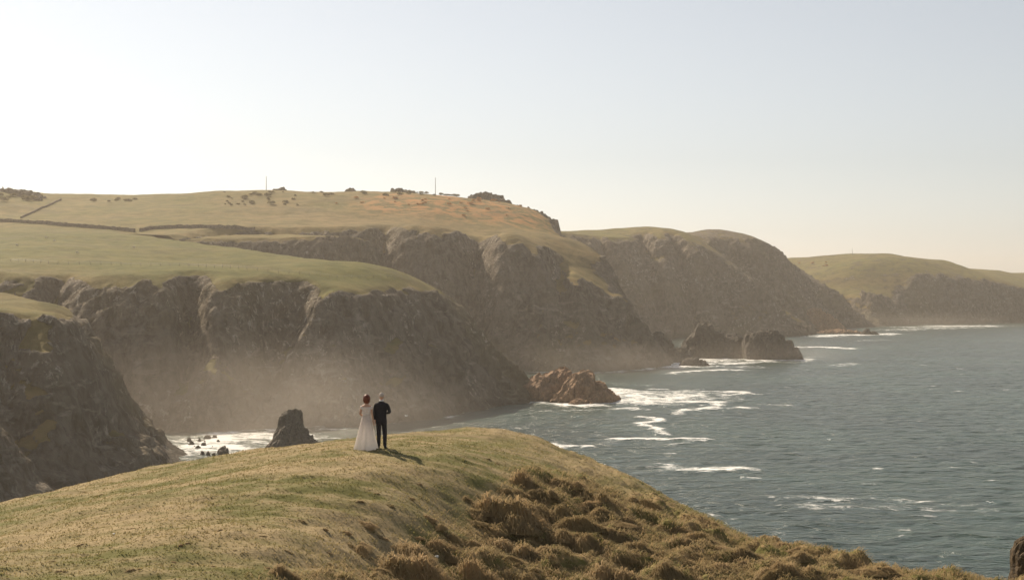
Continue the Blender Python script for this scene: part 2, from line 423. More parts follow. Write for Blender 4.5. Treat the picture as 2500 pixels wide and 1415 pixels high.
H5 = Headland('distant_headland', [(330, 1660, 60), (380, 1640, 70), (424, 1628, 60), (446, 1640, 44), (486, 1684, 44), (520, 1730, 42), (590, 1752, 42), (700, 1785, 42), (800, 1830, 44), (880, 1900, 60)],
    [(1000, 2400), (200, 2400), (200, 1700)],
    Q([(1930, 640, 1950), (2050, 625, 1950), (2180, 617, 1950), (2230, 630, 1940), (2310, 634, 1940), (2360, 655, 1950), (2420, 676, 1920), (2500, 700, 1900), (2600, 720, 1880), (1960, 665, 1840), (2040, 650, 1800), (2040, 700, 1730), (2120, 716, 1690), (2150, 712, 1680), (2180, 740, 1680), (2060, 652, 1782), (2130, 648, 1776), (2190, 648, 1780), (2250, 648, 1788), (2350, 664, 1805), (2450, 684, 1820), (2000, 640, 2300), (2300, 660, 2300)]), 4.4, 10.0, 1.25)
H6 = Headland('last_headland', [(560, 2140, 70), (700, 2110, 60), (800, 2090, 60), (1000, 2120, 60), (1150, 2200, 60)],
    [(1200, 2900), (500, 2900)],
    Q([(2300, 650, 2250), (2380, 657, 2250), (2440, 660, 2250), (2500, 676, 2230), (2600, 690, 2230), (2450, 668, 2500), (2550, 666, 2500), (2300, 660, 2600)]), 9.4, 9.0, 1.25)
LAND = [LB, L1, H2, H3A, H3, H4, H4B, H5, H6]

def coast_z(x, y):
    z = np.full(np.shape(x), -6.0)
    for h in LAND:
        b = np.array(h.poly); m = (x > b[:, 0].min() - 20) & (x < b[:, 0].max() + 20) & (y > b[:, 1].min() - 20) & (y < b[:, 1].max() + 20)
        if m.any():
            zz = np.full(np.shape(x), -6.0); zz[m] = h.z(x[m], y[m]); z = np.maximum(z, zz)
    return z
def on_coast(u, v, y0=250.0, y1=2300.0, n=900):
    """first point of the coast met along the line of sight through a photo pixel"""
    Y = np.linspace(y0, y1, n); X = (u - 1250) / FPX * Y; Z = CAMZ + (HOR - v) / FPX * Y
    h = coast_z(X, Y); k = np.nonzero(h >= Z)[0]
    if len(k) == 0:
        k = [int(np.argmin(Z - h))]
    return Vector((X[k[0]], Y[k[0]], h[k[0]]))

def build_headland(h, x0, x1, y0, y1, res, label_cover, disp=1.0, turf=1.0):
    nx = int((x1 - x0) / res) + 1; ny = int((y1 - y0) / res) + 1
    gx, gy = np.meshgrid(np.linspace(x0, x1, nx), np.linspace(y0, y1, ny))
    x = gx.ravel(); y = gy.ravel(); z = h.z(x, y)
    Z = z.reshape(ny, nx)
    dzy, dzx = np.gradient(Z, (y1 - y0) / (ny - 1), (x1 - x0) / (nx - 1))
    nrm = np.stack([-dzx.ravel(), -dzy.ravel(), np.ones_like(x)], -1); nrm /= np.linalg.norm(nrm, axis=1)[:, None]
    nz = nrm[:, 2]
    steep = sstep(0.86, 0.66, nz) * sstep(-4, 1.5, z)
    # craggy relief on steep ground: slabs tilted with the bedding, then joints and ribs
    c, s_ = math.cos(R(35)), math.sin(R(35))
    bx = x * c + z * s_; bz = -x * s_ + z * c
    slab, sid = worley(bx / 9, y / 9, bz / 4.5)
    rel = 1.5 * (sid - 0.5) + 1.3 * fbm(bx / 18, y / 18, bz / 7, 4, ridged=True) + 0.5 * fbm(x / 4, y / 4, z / 4, 3)
    led = bz / 6.5 + 0.8 * fbm(x / 30, y / 30, z / 30, 2); led = led - np.floor(led)
    rel = rel + 1.1 * (led - 0.5)
    rel *= disp * h.rough
    v = np.stack([x, y, z], -1) + nrm * (steep * rel)[:, None]
    soft = sstep(0.93, 0.80, nz) * (1 - steep)
    v[:, 2] += soft * 0.7 * fbm(x / 5, y / 5, 7.7, 3)
    grass = sstep(0.68, 0.86, nz) * sstep(6, 16, z)
    grass = np.clip(grass + 0.30 * fbm(x / 25, y / 25, z / 12, 3) * (grass > 0.02), 0, 1)
    grass = np.clip(grass * turf, 0, 1)
    tan, org = label_cover(x, y, z, nz)
    cov = np.stack([grass, np.clip(tan, 0, 1), np.clip(org, 0, 1)], -1)
    # leave out what lies under the sea or inside another headland
    low = z < -4.5
    for o in LAND:
        if o is h: continue
        b = np.array(o.poly)
        m = (x > b[:, 0].min()) & (x < b[:, 0].max()) & (y > b[:, 1].min()) & (y < b[:, 1].max()) & ~low
        if m.any():
            zz = np.full(x.shape, -99.0); zz[m] = o.z(x[m], y[m]); low |= zz > z + 7
    L = low.reshape(ny, nx)
    keep = ~(L[:-1, :-1] & L[1:, :-1] & L[:-1, 1:] & L[1:, 1:])
    v, f, at = compact(v, grid_faces(nx, ny, keep), {'cover': cov})
    o = mesh_obj(h.name, v, f, M_TERR, attrs=at)
    o['kind'] = 'structure'
    return o

ob_ = lambda u, v, Y: np.array(P(u, v, Y)[:2])
def cov_field(x, y, z, nz):
    t = 0.08 + 0.35 * sstep(0.97, 0.88, nz)
    t = t + 0.8 * sstep(-130, -60, x) * sstep(745, 700, y) * 0 + 0.0 * y
    return t, np.zeros_like(x)
def cov_rough(x, y, z, nz):
    return 0.45 + 0.3 * sstep(0.95, 0.85, nz), np.zeros_like(x)
def cov_hill(x, y, z, nz):
    t = 0.74 + 0.0 * x
    u = 1250 + x / y * FPX
    # a bracken bank below the summit and green pasture on the west flank
    org = sstep(930, 985, y) * sstep(1090, 1040, y) * sstep(-125, -85, x) * sstep(40, 10, x)
    t = t - 0.35 * sstep(-160, -230, x) - 0.25 * sstep(1040, 1080, y)
    t = t + 0.2 * sstep(-150, -100, x) * sstep(960, 920, y)
    return t, org
def cov_far(x, y, z, nz):
    return 0.35 + 0.3 * sstep(0.95, 0.85, nz), np.zeros_like(x)

build_headland(LB, -230, -88, 222, 375, 0.75, cov_rough, 0.8, 1.5)
build_headland(L1, -300, -76, 292, 520, 0.85, cov_rough, 0.9, 1.6)
build_headland(H2, -340, 22, 455, 840, 0.9, cov_field)
build_headland(H3A, -330, -45, 768, 930, 1.1, cov_rough)
build_headland(H3, -460, 105, 785, 1330, 1.5, cov_hill, 1.2)
build_headland(H4, 0, 300, 1150, 1640, 2.0, cov_far, 1.9, 0.62)
build_headland(H4B, 190, 430, 1400, 1840, 2.0, cov_far, 2.4, 0.45)
build_headland(H5, 270, 900, 1610, 2150, 2.4, cov_far, 2.4, 0.62)
build_headland(H6, 560, 1160, 2070, 2560, 4.0, cov_far, 1.8)

# ------------------------------------------------------------------ the sea
FOAM = []
_fr = random.Random(4)
for _ in range(46):
    _u = _fr.uniform(1500, 2450); _v = _fr.uniform(860, 1330)
    FOAM.append(([(_u, _v), (_u + _fr.uniform(6, 22), _v + _fr.uniform(-1, 1))], _fr.uniform(0.8, 1.6), _fr.uniform(0.35, 0.75)))
for _ in range(40):
    _u = _fr.gauss(1590, 110); _v = _fr.gauss(975, 12)
    FOAM.append(([(_u, _v), (_u + _fr.uniform(15, 60), _v + _fr.uniform(-3, 3))], _fr.uniform(1.2, 3.0), _fr.uniform(0.5, 0.9)))
   # (polyline in photo pixels on the water, half width in metres, strength)
FOAM += [([(1340, 988), (1400, 992), (1460, 990), (1520, 986)], 4.0, 1.0), ([(1480, 952), (1530, 968), (1580, 975), (1640, 976), (1690, 968)], 7.0, 0.95),
         ([(1450, 975), (1520, 980), (1600, 983), (1680, 984), (1750, 983)], 4.5, 0.95), ([(1540, 958), (1640, 958), (1740, 957), (1815, 957), (1815, 963), (1770, 967)], 3.2, 0.85),
         ([(1745, 985), (1760, 992), (1720, 998), (1670, 1003), (1655, 1010)], 2.6, 0.8), ([(1480, 1000), (1400, 1004), (1350, 1003)], 2.2, 0.55),
         ([(1560, 1018), (1610, 1024), (1612, 1030), (1560, 1034), (1598, 1044), (1612, 1056), (1622, 1062)], 2.0, 0.95), ([(1500, 1073), (1560, 1072), (1640, 1074), (1710, 1074)], 2.0, 1.2),
         ([(1710, 1074), (1670, 1082), (1630, 1086)], 1.6, 0.6), ([(1500, 1080), (1480, 1083)], 2.4, 0.6), ([(1625, 1138), (1660, 1146), (1720, 1148), (1800, 1144)], 3.4, 0.72), ([(1630, 1134), (1700, 1133)], 1.5, 0.6),
         ([(1300, 1082), (1340, 1090), (1380, 1092), (1425, 1091)], 2.4, 1.0), ([(1345, 1085), (1365, 1095)], 3.0, 0.8),
         ([(1640, 884), (1720, 882), (1800, 880), (1900, 879), (1950, 878)], 9.0, 0.85), ([(1720, 890), (1800, 888), (1870, 884)], 6.0, 0.85), ([(1640, 912), (1700, 906), (1760, 904), (1810, 904)], 3.6, 1.0), ([(1600, 890), (1640, 896), (1660, 886)], 10.0, 0.95),
         ([(1950, 848), (2010, 848), (2075, 851)], 7.0, 0.95), ([(1960, 872), (2000, 872)], 4.0, 0.7), ([(2040, 893), (2080, 888)], 5.0, 0.6), ([(2000, 822), (2060, 818), (2140, 818), (2170, 815)], 12.0, 0.9), ([(2200, 799), (2280, 798)], 12.0, 0.7), ([(2300, 796), (2340, 796), (2410, 797)], 16.0, 0.95),
         ([(2100, 832), (2150, 830)], 8, 0.5), ([(1900, 1214), (1980, 1220), (2060, 1222), (2140, 1217), (2200, 1222), (2290, 1227), (2360, 1240), (2430, 1248)], 2.6, 0.50), ([(2000, 1236), (2150, 1240), (2300, 1252)], 5.0, 0.36),
         ([(485, 1098), (530, 1085), (560, 1072)], 9.0, 1.0), ([(560, 1062), (620, 1058), (680, 1054)], 5.0, 0.75), ([(790, 1050), (870, 1048), (890, 1044)], 2.2, 0.7), ([(780, 1060), (800, 1070), (830, 1075)], 3.0, 0.6), ([(1035, 1022), (1080, 1022), (1120, 1016)], 1.8, 0.6),  # cove lines paint sun glitter white along with the foam
         ([(1200, 986), (1250, 984), (1310, 986)], 2.5, 0.7), ([(760, 1044), (840, 1040), (860, 1036)], 3.0, 0.5), ([(1300, 908), (1400, 912), (1500, 910), (1590, 900)], 5.0, 0.55), ([(600, 1080), (700, 1075)], 4.0, 0.4), ([(1500, 936), (1560, 940)], 5.0, 0.4), ([(1740, 1000), (1780, 998)], 2.2, 0.5), ([(1430, 1130), (1440, 1135)], 2.4, 0.5)]
for _u0, _u1, _Y, _w in ((1360, 1520, 574, 4.5), (1270, 1400, 586, 3.0), (1385, 1470, 566, 3.5), (1645, 1838, 917, 6), (1815, 1960, 898, 6), (1655, 1735, 831, 5), (1560, 1690, 864, 6), (1990, 2150, 1335, 9), (640, 820, 402, 2.0)):
    _v = HOR + CAMZ * FPX / _Y
    FOAM.append(([(_u0, _v), ((_u0 + _u1) / 2, _v + 0.8), (_u1, _v - 0.5)], _w, 0.85))
FOAM += [([(480, 1100), (520, 1088), (580, 1072), (640, 1062)], 14.0, 0.8), ([(1480, 970), (1600, 976), (1700, 974)], 12.0, 0.62), ([(1700, 884), (1900, 882)], 16.0, 0.6), ([(1640, 898), (1800, 896)], 12.0, 0.5), ([(2180, 806), (2420, 795)], 22.0, 0.55), ([(1500, 955), (1560, 964), (1620, 966), (1690, 962)], 9.0, 0.75), ([(1470, 984), (1560, 988), (1640, 990)], 7.0, 0.7)]  # first line whitens the cove again, foam plus painted sun glitter
def build_sea():
    ys = [200.0]
    while ys[-1] < 2400: ys.append(ys[-1] + max(1.0, 0.0034 * ys[-1]))
    ys = np.array(ys)
    xs = [-330.0]
    while xs[-1] < 820: xs.append(xs[-1] + (1.3 if -150 < xs[-1] < 330 else 2.6))
    xs = np.array(xs)
    gx, gy = np.meshgrid(xs, ys); x = gx.ravel(); y = gy.ravel()
    shore = np.full(x.shape, 60.0); inland = np.zeros(x.shape, bool)
    for h in LAND:
        d, _ = poly_dist(x, y, h.base); shore = np.minimum(shore, d); inland |= inside(x, y, h.poly) & (d > 18)
    # chop: a few trains of sharp-crested waves running in towards the shore
    z = np.zeros_like(x)
    for ang, L, a in ((-18, 17, 0.20), (6, 11, 0.15), (-40, 7.3, 0.10), (24, 5.1, 0.07)):
        k = 2 * math.pi / L; dx, dy = math.sin(R(ang)), math.cos(R(ang))
        ph = k * (x * dx + y * dy) + 2.2 * fbm(x / 40, y / 40, L, 2)
        env = 0.6 + 0.8 * fbm(x / 55, y / 55, L + 2, 2)
        z += a * env * (1 - np.abs(np.sin(ph / 2))) * 1.6
    z += 0.30 * fbm(x / 5.2, y / 4.0, 0.3, 2)
    foam = 0.62 * sstep(11, 1, shore) * sstep(-0.25, 0.35, fbm(x / 28, y / 28, 5.5, 3))
    for line, w, s in FOAM:
        w = w * 1.25
        pl = [S(*p) for p in line]
        b = np.array(pl); pad = w * 6
        m = (x > b[:, 0].min() - pad) & (x < b[:, 0].max() + pad) & (y > b[:, 1].min() - pad) & (y < b[:, 1].max() + pad)
        if not m.any(): continue
        xm, ym = x[m], y[m]
        wx = xm + w * 0.8 * fbm(xm / 9, ym / 9, 2.2, 3); wy = ym + w * 0.8 * fbm(xm / 9, ym / 9, 8.2, 3)
        d, _ = poly_dist(wx, wy, pl)
        f = s * np.exp(-(d / w) ** 2 * 0.8)
        foam[m] = np.maximum(foam[m], f)
        z[m] += 0.35 * f
    L = inland.reshape(len(ys), len(xs))
    keep = ~(L[:-1, :-1] & L[1:, :-1] & L[:-1, 1:] & L[1:, 1:])
    v, f, at = compact(np.stack([x, y, z], -1), grid_faces(len(xs), len(ys), keep), {'foam': foam})
    return v, f, at, (xs[0], xs[-1], ys[0], ys[-1])

def make_sea_mat():
    m = N('sea_water'); p = m.pos()
    foam = m.attr('foam')
    big = m.noise(p, 0.012, 3, 0.5)
    c = m.mix(m.ramp(big, 0.35, 0.65), (0.018, 0.040, 0.031), (0.032, 0.064, 0.049))
    n1 = m.noise(m.pos((0.45, 1.0, 1), (0, 0, R(8))), 0.55, 5, 0.62, 0.4)
    n2 = m.noise(m.pos((0.6, 1.0, 1), (0, 0, R(-14))), 0.16, 3, 0.55)
    h = m.math('ADD', m.math('MULTIPLY', n1, 1.0), m.math('MULTIPLY', n2, 2.8))
    fn = m.noise(m.pos((0.55, 1.0, 1)), 0.42, 6, 0.72, 0.8)
    fn2 = m.noise(m.pos((0.6, 1.0, 1)), 0.11, 4, 0.6, 0.5)
    fm = m.math('ADD', foam, m.math('ADD', m.math('MULTIPLY', m.math('SUBTRACT', fn, 0.5), 3.0), m.math('MULTIPLY', m.math('SUBTRACT', fn2, 0.5), 1.8)))
    fm = m.math('MULTIPLY', m.ramp(fm, 0.42, 1.05), m.ramp(foam, 0.03, 0.25))
    thin = m.math('MULTIPLY', m.ramp(foam, 0.05, 0.9), 0.22)
    c = m.mix(thin, c, (0.20, 0.27, 0.25))
    w = m.principled(c, 0.24, m.bump(h, 1.0, 1.3), 0.5, IOR=1.33)
    fo = m.principled((0.82, 0.82, 0.80), 0.9, m.bump(fn, 0.6, 0.5), 0.1)
    mx = m.n('ShaderNodeMixShader'); m.put(mx.inputs[0], fm); m.put(mx.inputs[1], w); m.put(mx.inputs[2], fo)
    return m.finish(mx)
M_SEA = make_sea_mat()
sv, sf, sat, sb = build_sea()
sea = mesh_obj('sea', sv, sf, M_SEA, attrs=sat); sea['kind'] = 'structure'
# the open sea round the fine sheet, out to the horizon
X0, X1, Y0, Y1 = sb; B = 5800.0
ov = [(-B, -B, -.3), (B, -B, -.3), (B, B, -.3), (-B, B, -.3), (X0 + 3, Y0 + 3, -.3), (X1 - 3, Y0 + 3, -.3), (X1 - 3, Y1 - 3, -.3), (X0 + 3, Y1 - 3, -.3)]
osea = mesh_obj('open_sea', ov, [(0, 1, 5, 4), (1, 2, 6, 5), (2, 3, 7, 6), (3, 0, 4, 7)], M_SEA); osea['kind'] = 'structure'

# ------------------------------------------------------------------ foreground headland
FG_RIM = Q([(-1500, 1330, 34), (-700, 1330, 36), (-300, 1305, 40), (0, 1245, 44), (100, 1212, 46), (200, 1188, 48), (340, 1153, 50), (480, 1121, 52), (650, 1098, 54), (800, 1081, 55), (950, 1064, 56.5), (1100, 1053, 58), (1200, 1050, 58.5), (1260, 1064, 58), (1340, 1093, 57), (1420, 1128, 55.5), (1480, 1163, 54), (1560, 1208, 52), (1650, 1254, 50), (1800, 1312, 48), (1900, 1341, 47), (2050, 1366, 45.5), (2200, 1394, 44.5), (2330, 1414, 43.5), (2500, 1445, 42), (2800, 1455, 40), (3400, 1500, 36)])
FG_TOP = TPS(FG_RIM[1:-1] + Q([(930, 1094, 45.4), (860, 1097, 45.2), (600, 1150, 43), (300, 1230, 38), (0, 1300, 37), (0, 1415, 28.5), (300, 1415, 28.5), (600, 1415, 29), (300, 1300, 34), (600, 1250, 36), (900, 1180, 39.3), (1200, 1110, 47.5), (1000, 1127, 43.4), (960, 1162, 40.8), (1060, 1137, 43.2), (1150, 1138, 44.4), (1280, 1150, 46.5), (1000, 1250, 38), (800, 1330, 33),
      (900, 1415, 33.0), (1150, 1415, 36.5), (1150, 1300, 40.3), (1400, 1415, 38.5), (1400, 1300, 42), (1400, 1200, 45.8), (1700, 1415, 40.2), (1650, 1330, 43.8), (2000, 1415, 41.3), (1250, 1600, 31), (0, 1700, 20), (600, 1700, 22), (2000, 1600, 36), (2600, 1560, 35)]), 1e-5)
BANK = [ob_(u, v, 40) for u, v in ()]
def bank_mask(x, y):
    """1 on the shaggy bank to the right of the mown-looking turf"""
    a = Vector((-4.6, 30.0)); b = Vector((0.9, 47.5))
    nx_, ny_ = (b.y - a.y), -(b.x - a.x); L = math.hypot(nx_, ny_)
    d = ((x - a.x) * nx_ + (y - a.y) * ny_) / L
    return sstep(-0.6, 1.6, d + 0.9 * fbm(x / 4, y / 4, 3.9, 2)) * sstep(1.5, -1.0, y - (47.6 + np.clip((x - 0.9) * 1.3, -1, 9)))
def fg_z(x, y, detail=True):
    x = np.asarray(x, float); y = np.asarray(y, float)
    d, s = poly_dist(x, y, FG_RIM)
    # which side: beyond the rim is away from the land
    out = ~inside(x, y, [tuple(p[:2]) for p in FG_RIM] + [(60, -60), (-60, -60)])
    zt = FG_TOP(x, y)
    dd = np.where(out, d, 0)
    drop = np.where(dd < 9, 0.055 * dd ** 2, 0.055 * 81 + (dd - 9) * 0.99)
    z = zt - drop - 0.5 * np.maximum(0, 18 - y) * 0.6
    if detail:
        k = bank_mask(x, y) * (1 - sstep(0, 3, dd))
        z = z + 0.20 * fbm(x / 3.4, y / 2.4, 1.1, 4) + 0.12 * fbm(x / 1.2, y / 0.6, 4.1, 4)
        n_ = fbm(x / 3.2, y / 2.4, 9.1, 3); ph = (y * 0.95 - x * 0.22) / 2.1 + 1.9 * n_ + 0.35 * fbm(x / 0.8, y / 0.8, 1.9, 2)
        t_ = ph - np.floor(ph); saw = np.where(t_ < 0.30, sstep(0, 0.30, t_), 1 - sstep(0.30, 1.0, t_))
        amp = np.clip(0.5 + 1.1 * fbm(x / 1.7, y / 2.0, 3.7, 3), 0.05, 1.2)
        z = z + k * (0.62 * amp * (saw - 0.25) + 0.12 * fbm(x / 0.5, y / 0.5, 2.1, 2))
        q_ = x * 0.80 + y * 0.60; r_ = -x * 0.60 + y * 0.80
        z = z - 0.30 * sstep(0.15, 0.75, fbm(q_ / 0.9, r_ / 5.0, 5.3, 3, ridged=True)) * sstep(5.5, 1.5, d) * sstep(1.0, 3.5, x)
        lf = sstep(0.25, 0.6, fbm(x / 1.6, y / 1.1, 6.1, 3)) * (1 - k) * sstep(42, 32, y)
        z = z + 0.12 * lf
    return z
def on_turf(u, v, y0=20.0, y1=60.0, n=3000, detail=True):
    Y = np.linspace(y0, y1, n); X = (u - 1250) / FPX * Y; Z = CAMZ + (HOR - v) / FPX * Y
    h = fg_z(X, Y, detail); k = np.nonzero(h >= Z)[0]
    k = k[0] if len(k) else int(np.argmin(Z - h))
    return Vector((X[k], Y[k], h[k]))

def make_turf_mat():
    m = N('turf'); p = m.pos()
    bank = m.attr('bank')
    nb = m.noise(m.pos((0.5, 1, 1), (0, 0, R(12))), 0.35, 4, 0.6); nm = m.noise(m.pos((0.55, 1.2, 1), (0, 0, R(10))), 1.4, 5, 0.65); nf = m.noise(p, 9.0, 5, 0.7)
    g = m.mix(m.ramp(nb, 0.40, 0.60), (0.140, 0.132, 0.048), (0.300, 0.232, 0.128))
    g = m.mix(m.math('MULTIPLY', m.ramp(nm, 0.42, 0.68), 0.75), g, (0.330, 0.258, 0.150))
    g = m.mix(m.math('MULTIPLY', m.ramp(nm, 0.5, 0.3), 0.55), g, (0.115, 0.118, 0.034))
    g = m.mix(m.math('MULTIPLY', m.ramp(nf, 0.5, 0.78), 0.22), g, (0.06, 0.052, 0.022))
    bk = m.mix(m.ramp(nm, 0.4, 0.62), (0.140, 0.130, 0.045), (0.280, 0.200, 0.105))
    c = m.mix(bank, g, bk)
    cliff = m.attr('cliff'); rc, rh = rock_color(m, scale=6)
    c = m.mix(cliff, c, rc)
    h = m.math('ADD', m.math('MULTIPLY', nf, 0.35), m.math('MULTIPLY', nm, 0.6))
    return m.finish(m.principled(c, 0.95, m.bump(h, 0.8, 0.12), 0.1))
M_TURF = make_turf_mat()
def build_fg():
    def sheet(name, x0, x1, y0, y1, res, hole=None):
        nx = int((x1 - x0) / res) + 1; ny = int((y1 - y0) / res) + 1
        gx, gy = np.meshgrid(np.linspace(x0, x1, nx), np.linspace(y0, y1, ny)); x = gx.ravel(); y = gy.ravel()
        z = fg_z(x, y)
        Z = z.reshape(ny, nx); gyy, gxx = np.gradient(Z, res, res); nz = 1 / np.sqrt(1 + gxx.ravel() ** 2 + gyy.ravel() ** 2)
        if res > 0.5:
            z = z + sstep(0.85, 0.7, nz) * 2.2 * fbm(x / 7, y / 7, z / 5, 4, ridged=True)
        keep = np.ones((ny - 1, nx - 1), bool)
        low = (z < -3).reshape(ny, nx); keep &= ~(low[:-1, :-1] & low[1:, 1:] & low[1:, :-1] & low[:-1, 1:])
        if hole:
            cx = 0.25 * (gx[:-1, :-1] + gx[1:, 1:]) * 2; cy = 0.5 * (gy[:-1, :-1] + gy[1:, 1:])
            keep &= ~((cx > hole[0]) & (cx < hole[1]) & (cy > hole[2]) & (cy < hole[3]))
        cl = sstep(0.80, 0.68, nz)
        v, f, at = compact(np.stack([x, y, z], -1), grid_faces(nx, ny, keep), {'bank': bank_mask(x, y), 'cliff': cl if res > 0.5 else cl * 0.0})
        o = mesh_obj(name, v, f, M_TURF, attrs=at); o['kind'] = 'structure'; return o
    sheet('grassy_ground', -26, 22, 22, 66, 0.13)
    sheet('headland_flank', -150, 150, -90, 150, 2.0, (-25.2, 21.2, 22.8, 65.2))
build_fg()

# ------------------------------------------------------------------ sea stacks, islets and boulders
def rock_mesh(name, levels, mat, seed, jag=1.0, ns=56, nl=34, strata=0.35, cell=3.0):
    """rock from outline levels (z, x_left, x_right, y_front, y_back), local metres, cut into tilted blocks"""
    lv = np.array(levels, float); zz = np.linspace(lv[0, 0], lv[-1, 0], nl)
    g = [np.interp(zz, lv[:, 0], lv[:, k]) for k in range(1, 5)]
    th = np.linspace(0, 2 * math.pi, ns, endpoint=False)
    V = []
    for i, z in enumerate(zz):
        cx = (g[0][i] + g[1][i]) / 2; rx = (g[1][i] - g[0][i]) / 2; cy = (g[2][i] + g[3][i]) / 2; ry = (g[3][i] - g[2][i]) / 2
        e = 0.75
        ct, st = np.cos(th), np.sin(th)
        px = cx + rx * np.sign(ct) * np.abs(ct) ** e; py = cy + ry * np.sign(st) * np.abs(st) ** e
        V.append(np.stack([px, py, np.full(ns, z)], -1))
    V = np.concatenate(V)
    cen = np.array([(g[0][-1] + g[1][-1]) / 2, (g[2][-1] + g[3][-1]) / 2, zz[-1]])
    V = np.vstack([V, cen[None]])
    o = seed * 13.7
    bx = V[:, 0] * 0.85 + V[:, 2] * 0.5 + o; bz = -V[:, 0] * 0.5 + V[:, 2] * 0.85
    d, idv = worley(bx / cell, V[:, 1] / cell + o, bz / (cell * strata * 2))
    d2, id2 = worley(bx / (cell * .4), V[:, 1] / (cell * .4) + o, bz / (cell * .3))
    c0 = np.array([V[:, 0].mean(), V[:, 1].mean()])
    out = V[:, :2] - c0; out /= (np.linalg.norm(out, axis=1)[:, None] + 1e-6)
    amp = jag * cell * (0.34 * (idv - 0.5) + 0.16 * (id2 - 0.5) + 0.22 * fbm(V[:, 0] / cell + o, V[:, 1] / cell, V[:, 2] / cell, 4))
    V[:, :2] += out * amp[:, None]
    V[:, 2] += jag * cell * 0.22 * (id2 - 0.5 + 0.6 * (idv - 0.5)) * sstep(0.1, 0.9, (V[:, 2] - zz[0]) / (zz[-1] - zz[0]))
    F = []
    for i in range(nl - 1):
        for j in range(ns):
            a = i * ns + j; b = i * ns + (j + 1) % ns
            F.append((a, b, b + ns, a + ns))
    top = (nl - 1) * ns
    for j in range(ns): F.append((top + j, top + (j + 1) % ns, len(V) - 1))
    ob = mesh_obj(name, V, F, mat, smooth=False)
    return ob
def rock_px(name, Y, rows, mat, seed, depth=0.8, base_v=None, **kw):
    """rock that stands in the sea at distance Y; rows are (v, u_left, u_right) of its outline from the foot up"""
    k = Y / FPX; um = np.mean([(r[1] + r[2]) / 2 for r in rows])
    lev = []
    for v, ul, ur in rows:
        z = CAMZ + (HOR - v) * k; xl = (ul - um) * k; xr = (ur - um) * k; h = (xr - xl) / 2 * depth
        lev.append((z, xl, xr, -h, h))
    z0 = lev[0]; lev.insert(0, (z0[0] - 4.0, z0[1] * 1.06, z0[2] * 1.06, z0[3] * 1.06, z0[4] * 1.06))
    o = rock_mesh(name, lev, mat, seed, **kw)
    o.location = ((um - 1250) * k, Y, 0)
    return o

def sv_(v): return CAMZ * FPX / (v - HOR)
def cells2(x, y, cell, seed):
    """centre of the nearest jittered cell and three random numbers for it"""
    xi = np.floor(x / cell).astype(np.int64); yi = np.floor(y / cell).astype(np.int64); best = np.full(x.shape, 1e9)
    cx = np.zeros_like(x); cy = np.zeros_like(x); hh = np.zeros(x.shape, np.int64)
    for dx in (-1, 0, 1):
        for dy in (-1, 0, 1):
            h = _perm[_perm[(xi + dx + seed * 31) & 255] + ((yi + dy + seed * 17) & 255)]
            px = (xi + dx + 0.1 + 0.8 * (h % 16) / 15.0) * cell; py = (yi + dy + 0.1 + 0.8 * (h // 16) / 15.0) * cell
            d = (px - x) ** 2 + (py - y) ** 2; m = d < best
            best = np.where(m, d, best); cx = np.where(m, px, cx); cy = np.where(m, py, cy); hh = np.where(m, h, hh)
    return cx, cy, _perm[hh] / 255.0, _perm[hh + 61] / 255.0, _perm[hh + 133] / 255.0
def crag(name, Y, prof, mat, seed, half_depth, cell, res, label, tilt=0.5, cat='rock', floor=0.0, fp=2.4, fac=0.58):
    """bedded rock: skyline given as photo pixels (u, v) at distance Y, broken into tilted blocks"""
    k = Y / FPX; pu = np.array([p[0] for p in prof], float); pv = np.array([p[1] for p in prof], float)
    um = (pu[0] + pu[-1]) / 2; sx = (pu - um) * k; sz = CAMZ + (HOR - pv) * k - floor; sz[0] = sz[-1] = 0.0; zm = sz.max()
    x0, x1 = sx[0] - cell, sx[-1] + cell; y0, y1 = -half_depth * 1.25, half_depth * 1.25
    nx_ = int((x1 - x0) / res) + 1; ny_ = int((y1 - y0) / res) + 1
    gx, gy = np.meshgrid(np.linspace(x0, x1, nx_), np.linspace(y0, y1, ny_)); x = gx.ravel(); y = gy.ravel()
    def env(x, y):
        zt = np.interp(x, sx, sz, left=-2, right=-2); hd = half_depth * (0.45 + 0.55 * np.clip(zt / zm, 0, 1) ** 0.5) * (1 + 0.22 * np.sin(x / cell * 0.9 + seed))
        return np.where(zt > 0, zt * (1 - np.abs(y / hd) ** fp), zt - 0.5)
    e = env(x, y)
    wx = x + cell * 0.35 * fbm(x / cell, y / cell, seed, 2); wy = y + cell * 0.35 * fbm(x / cell, y / cell, seed + 5.0, 2)
    cx, cy, a, b, c = cells2(wx, wy, cell, seed)
    f1 = env(cx, cy) + (a - 0.6) * cell * 0.55 + (tilt * (0.5 + b)) * (x - cx) + (c - 0.35) * 0.9 * (y - cy)
    cx, cy, a, b, c = cells2(wx * 0.8 - wy * 0.6, wx * 0.6 + wy * 0.8, cell * 0.42, seed + 3)
    f2 = (a - 0.5) * cell * 0.24 + (b - 0.5) * 0.8 * (wx * 0.8 - wy * 0.6 - cx) + (c - 0.5) * 0.8 * (wx * 0.6 + wy * 0.8 - cy)
    z = (1 - fac) * e + fac * np.minimum(f1, e + 0.12 * zm) + f2 * sstep(-0.5, 0.6, e) + 0.07 * cell * fbm(x / cell * 2.5, y / cell * 2.5, seed, 3)
    z = np.where(e < -0.2, np.minimum(z, e), z)
    Z = (z < -2.4).reshape(ny_, nx_); keep = ~(Z[:-1, :-1] & Z[1:, :-1] & Z[:-1, 1:] & Z[1:, 1:])
    V, F, _ = compact(np.stack([x, y, z + floor], -1), grid_faces(nx_, ny_, keep), {})
    o = mesh_obj(name, V, F, mat, smooth=False); o.location = ((um - 1250) * k, Y, 0)
    return tag(o, label, cat)
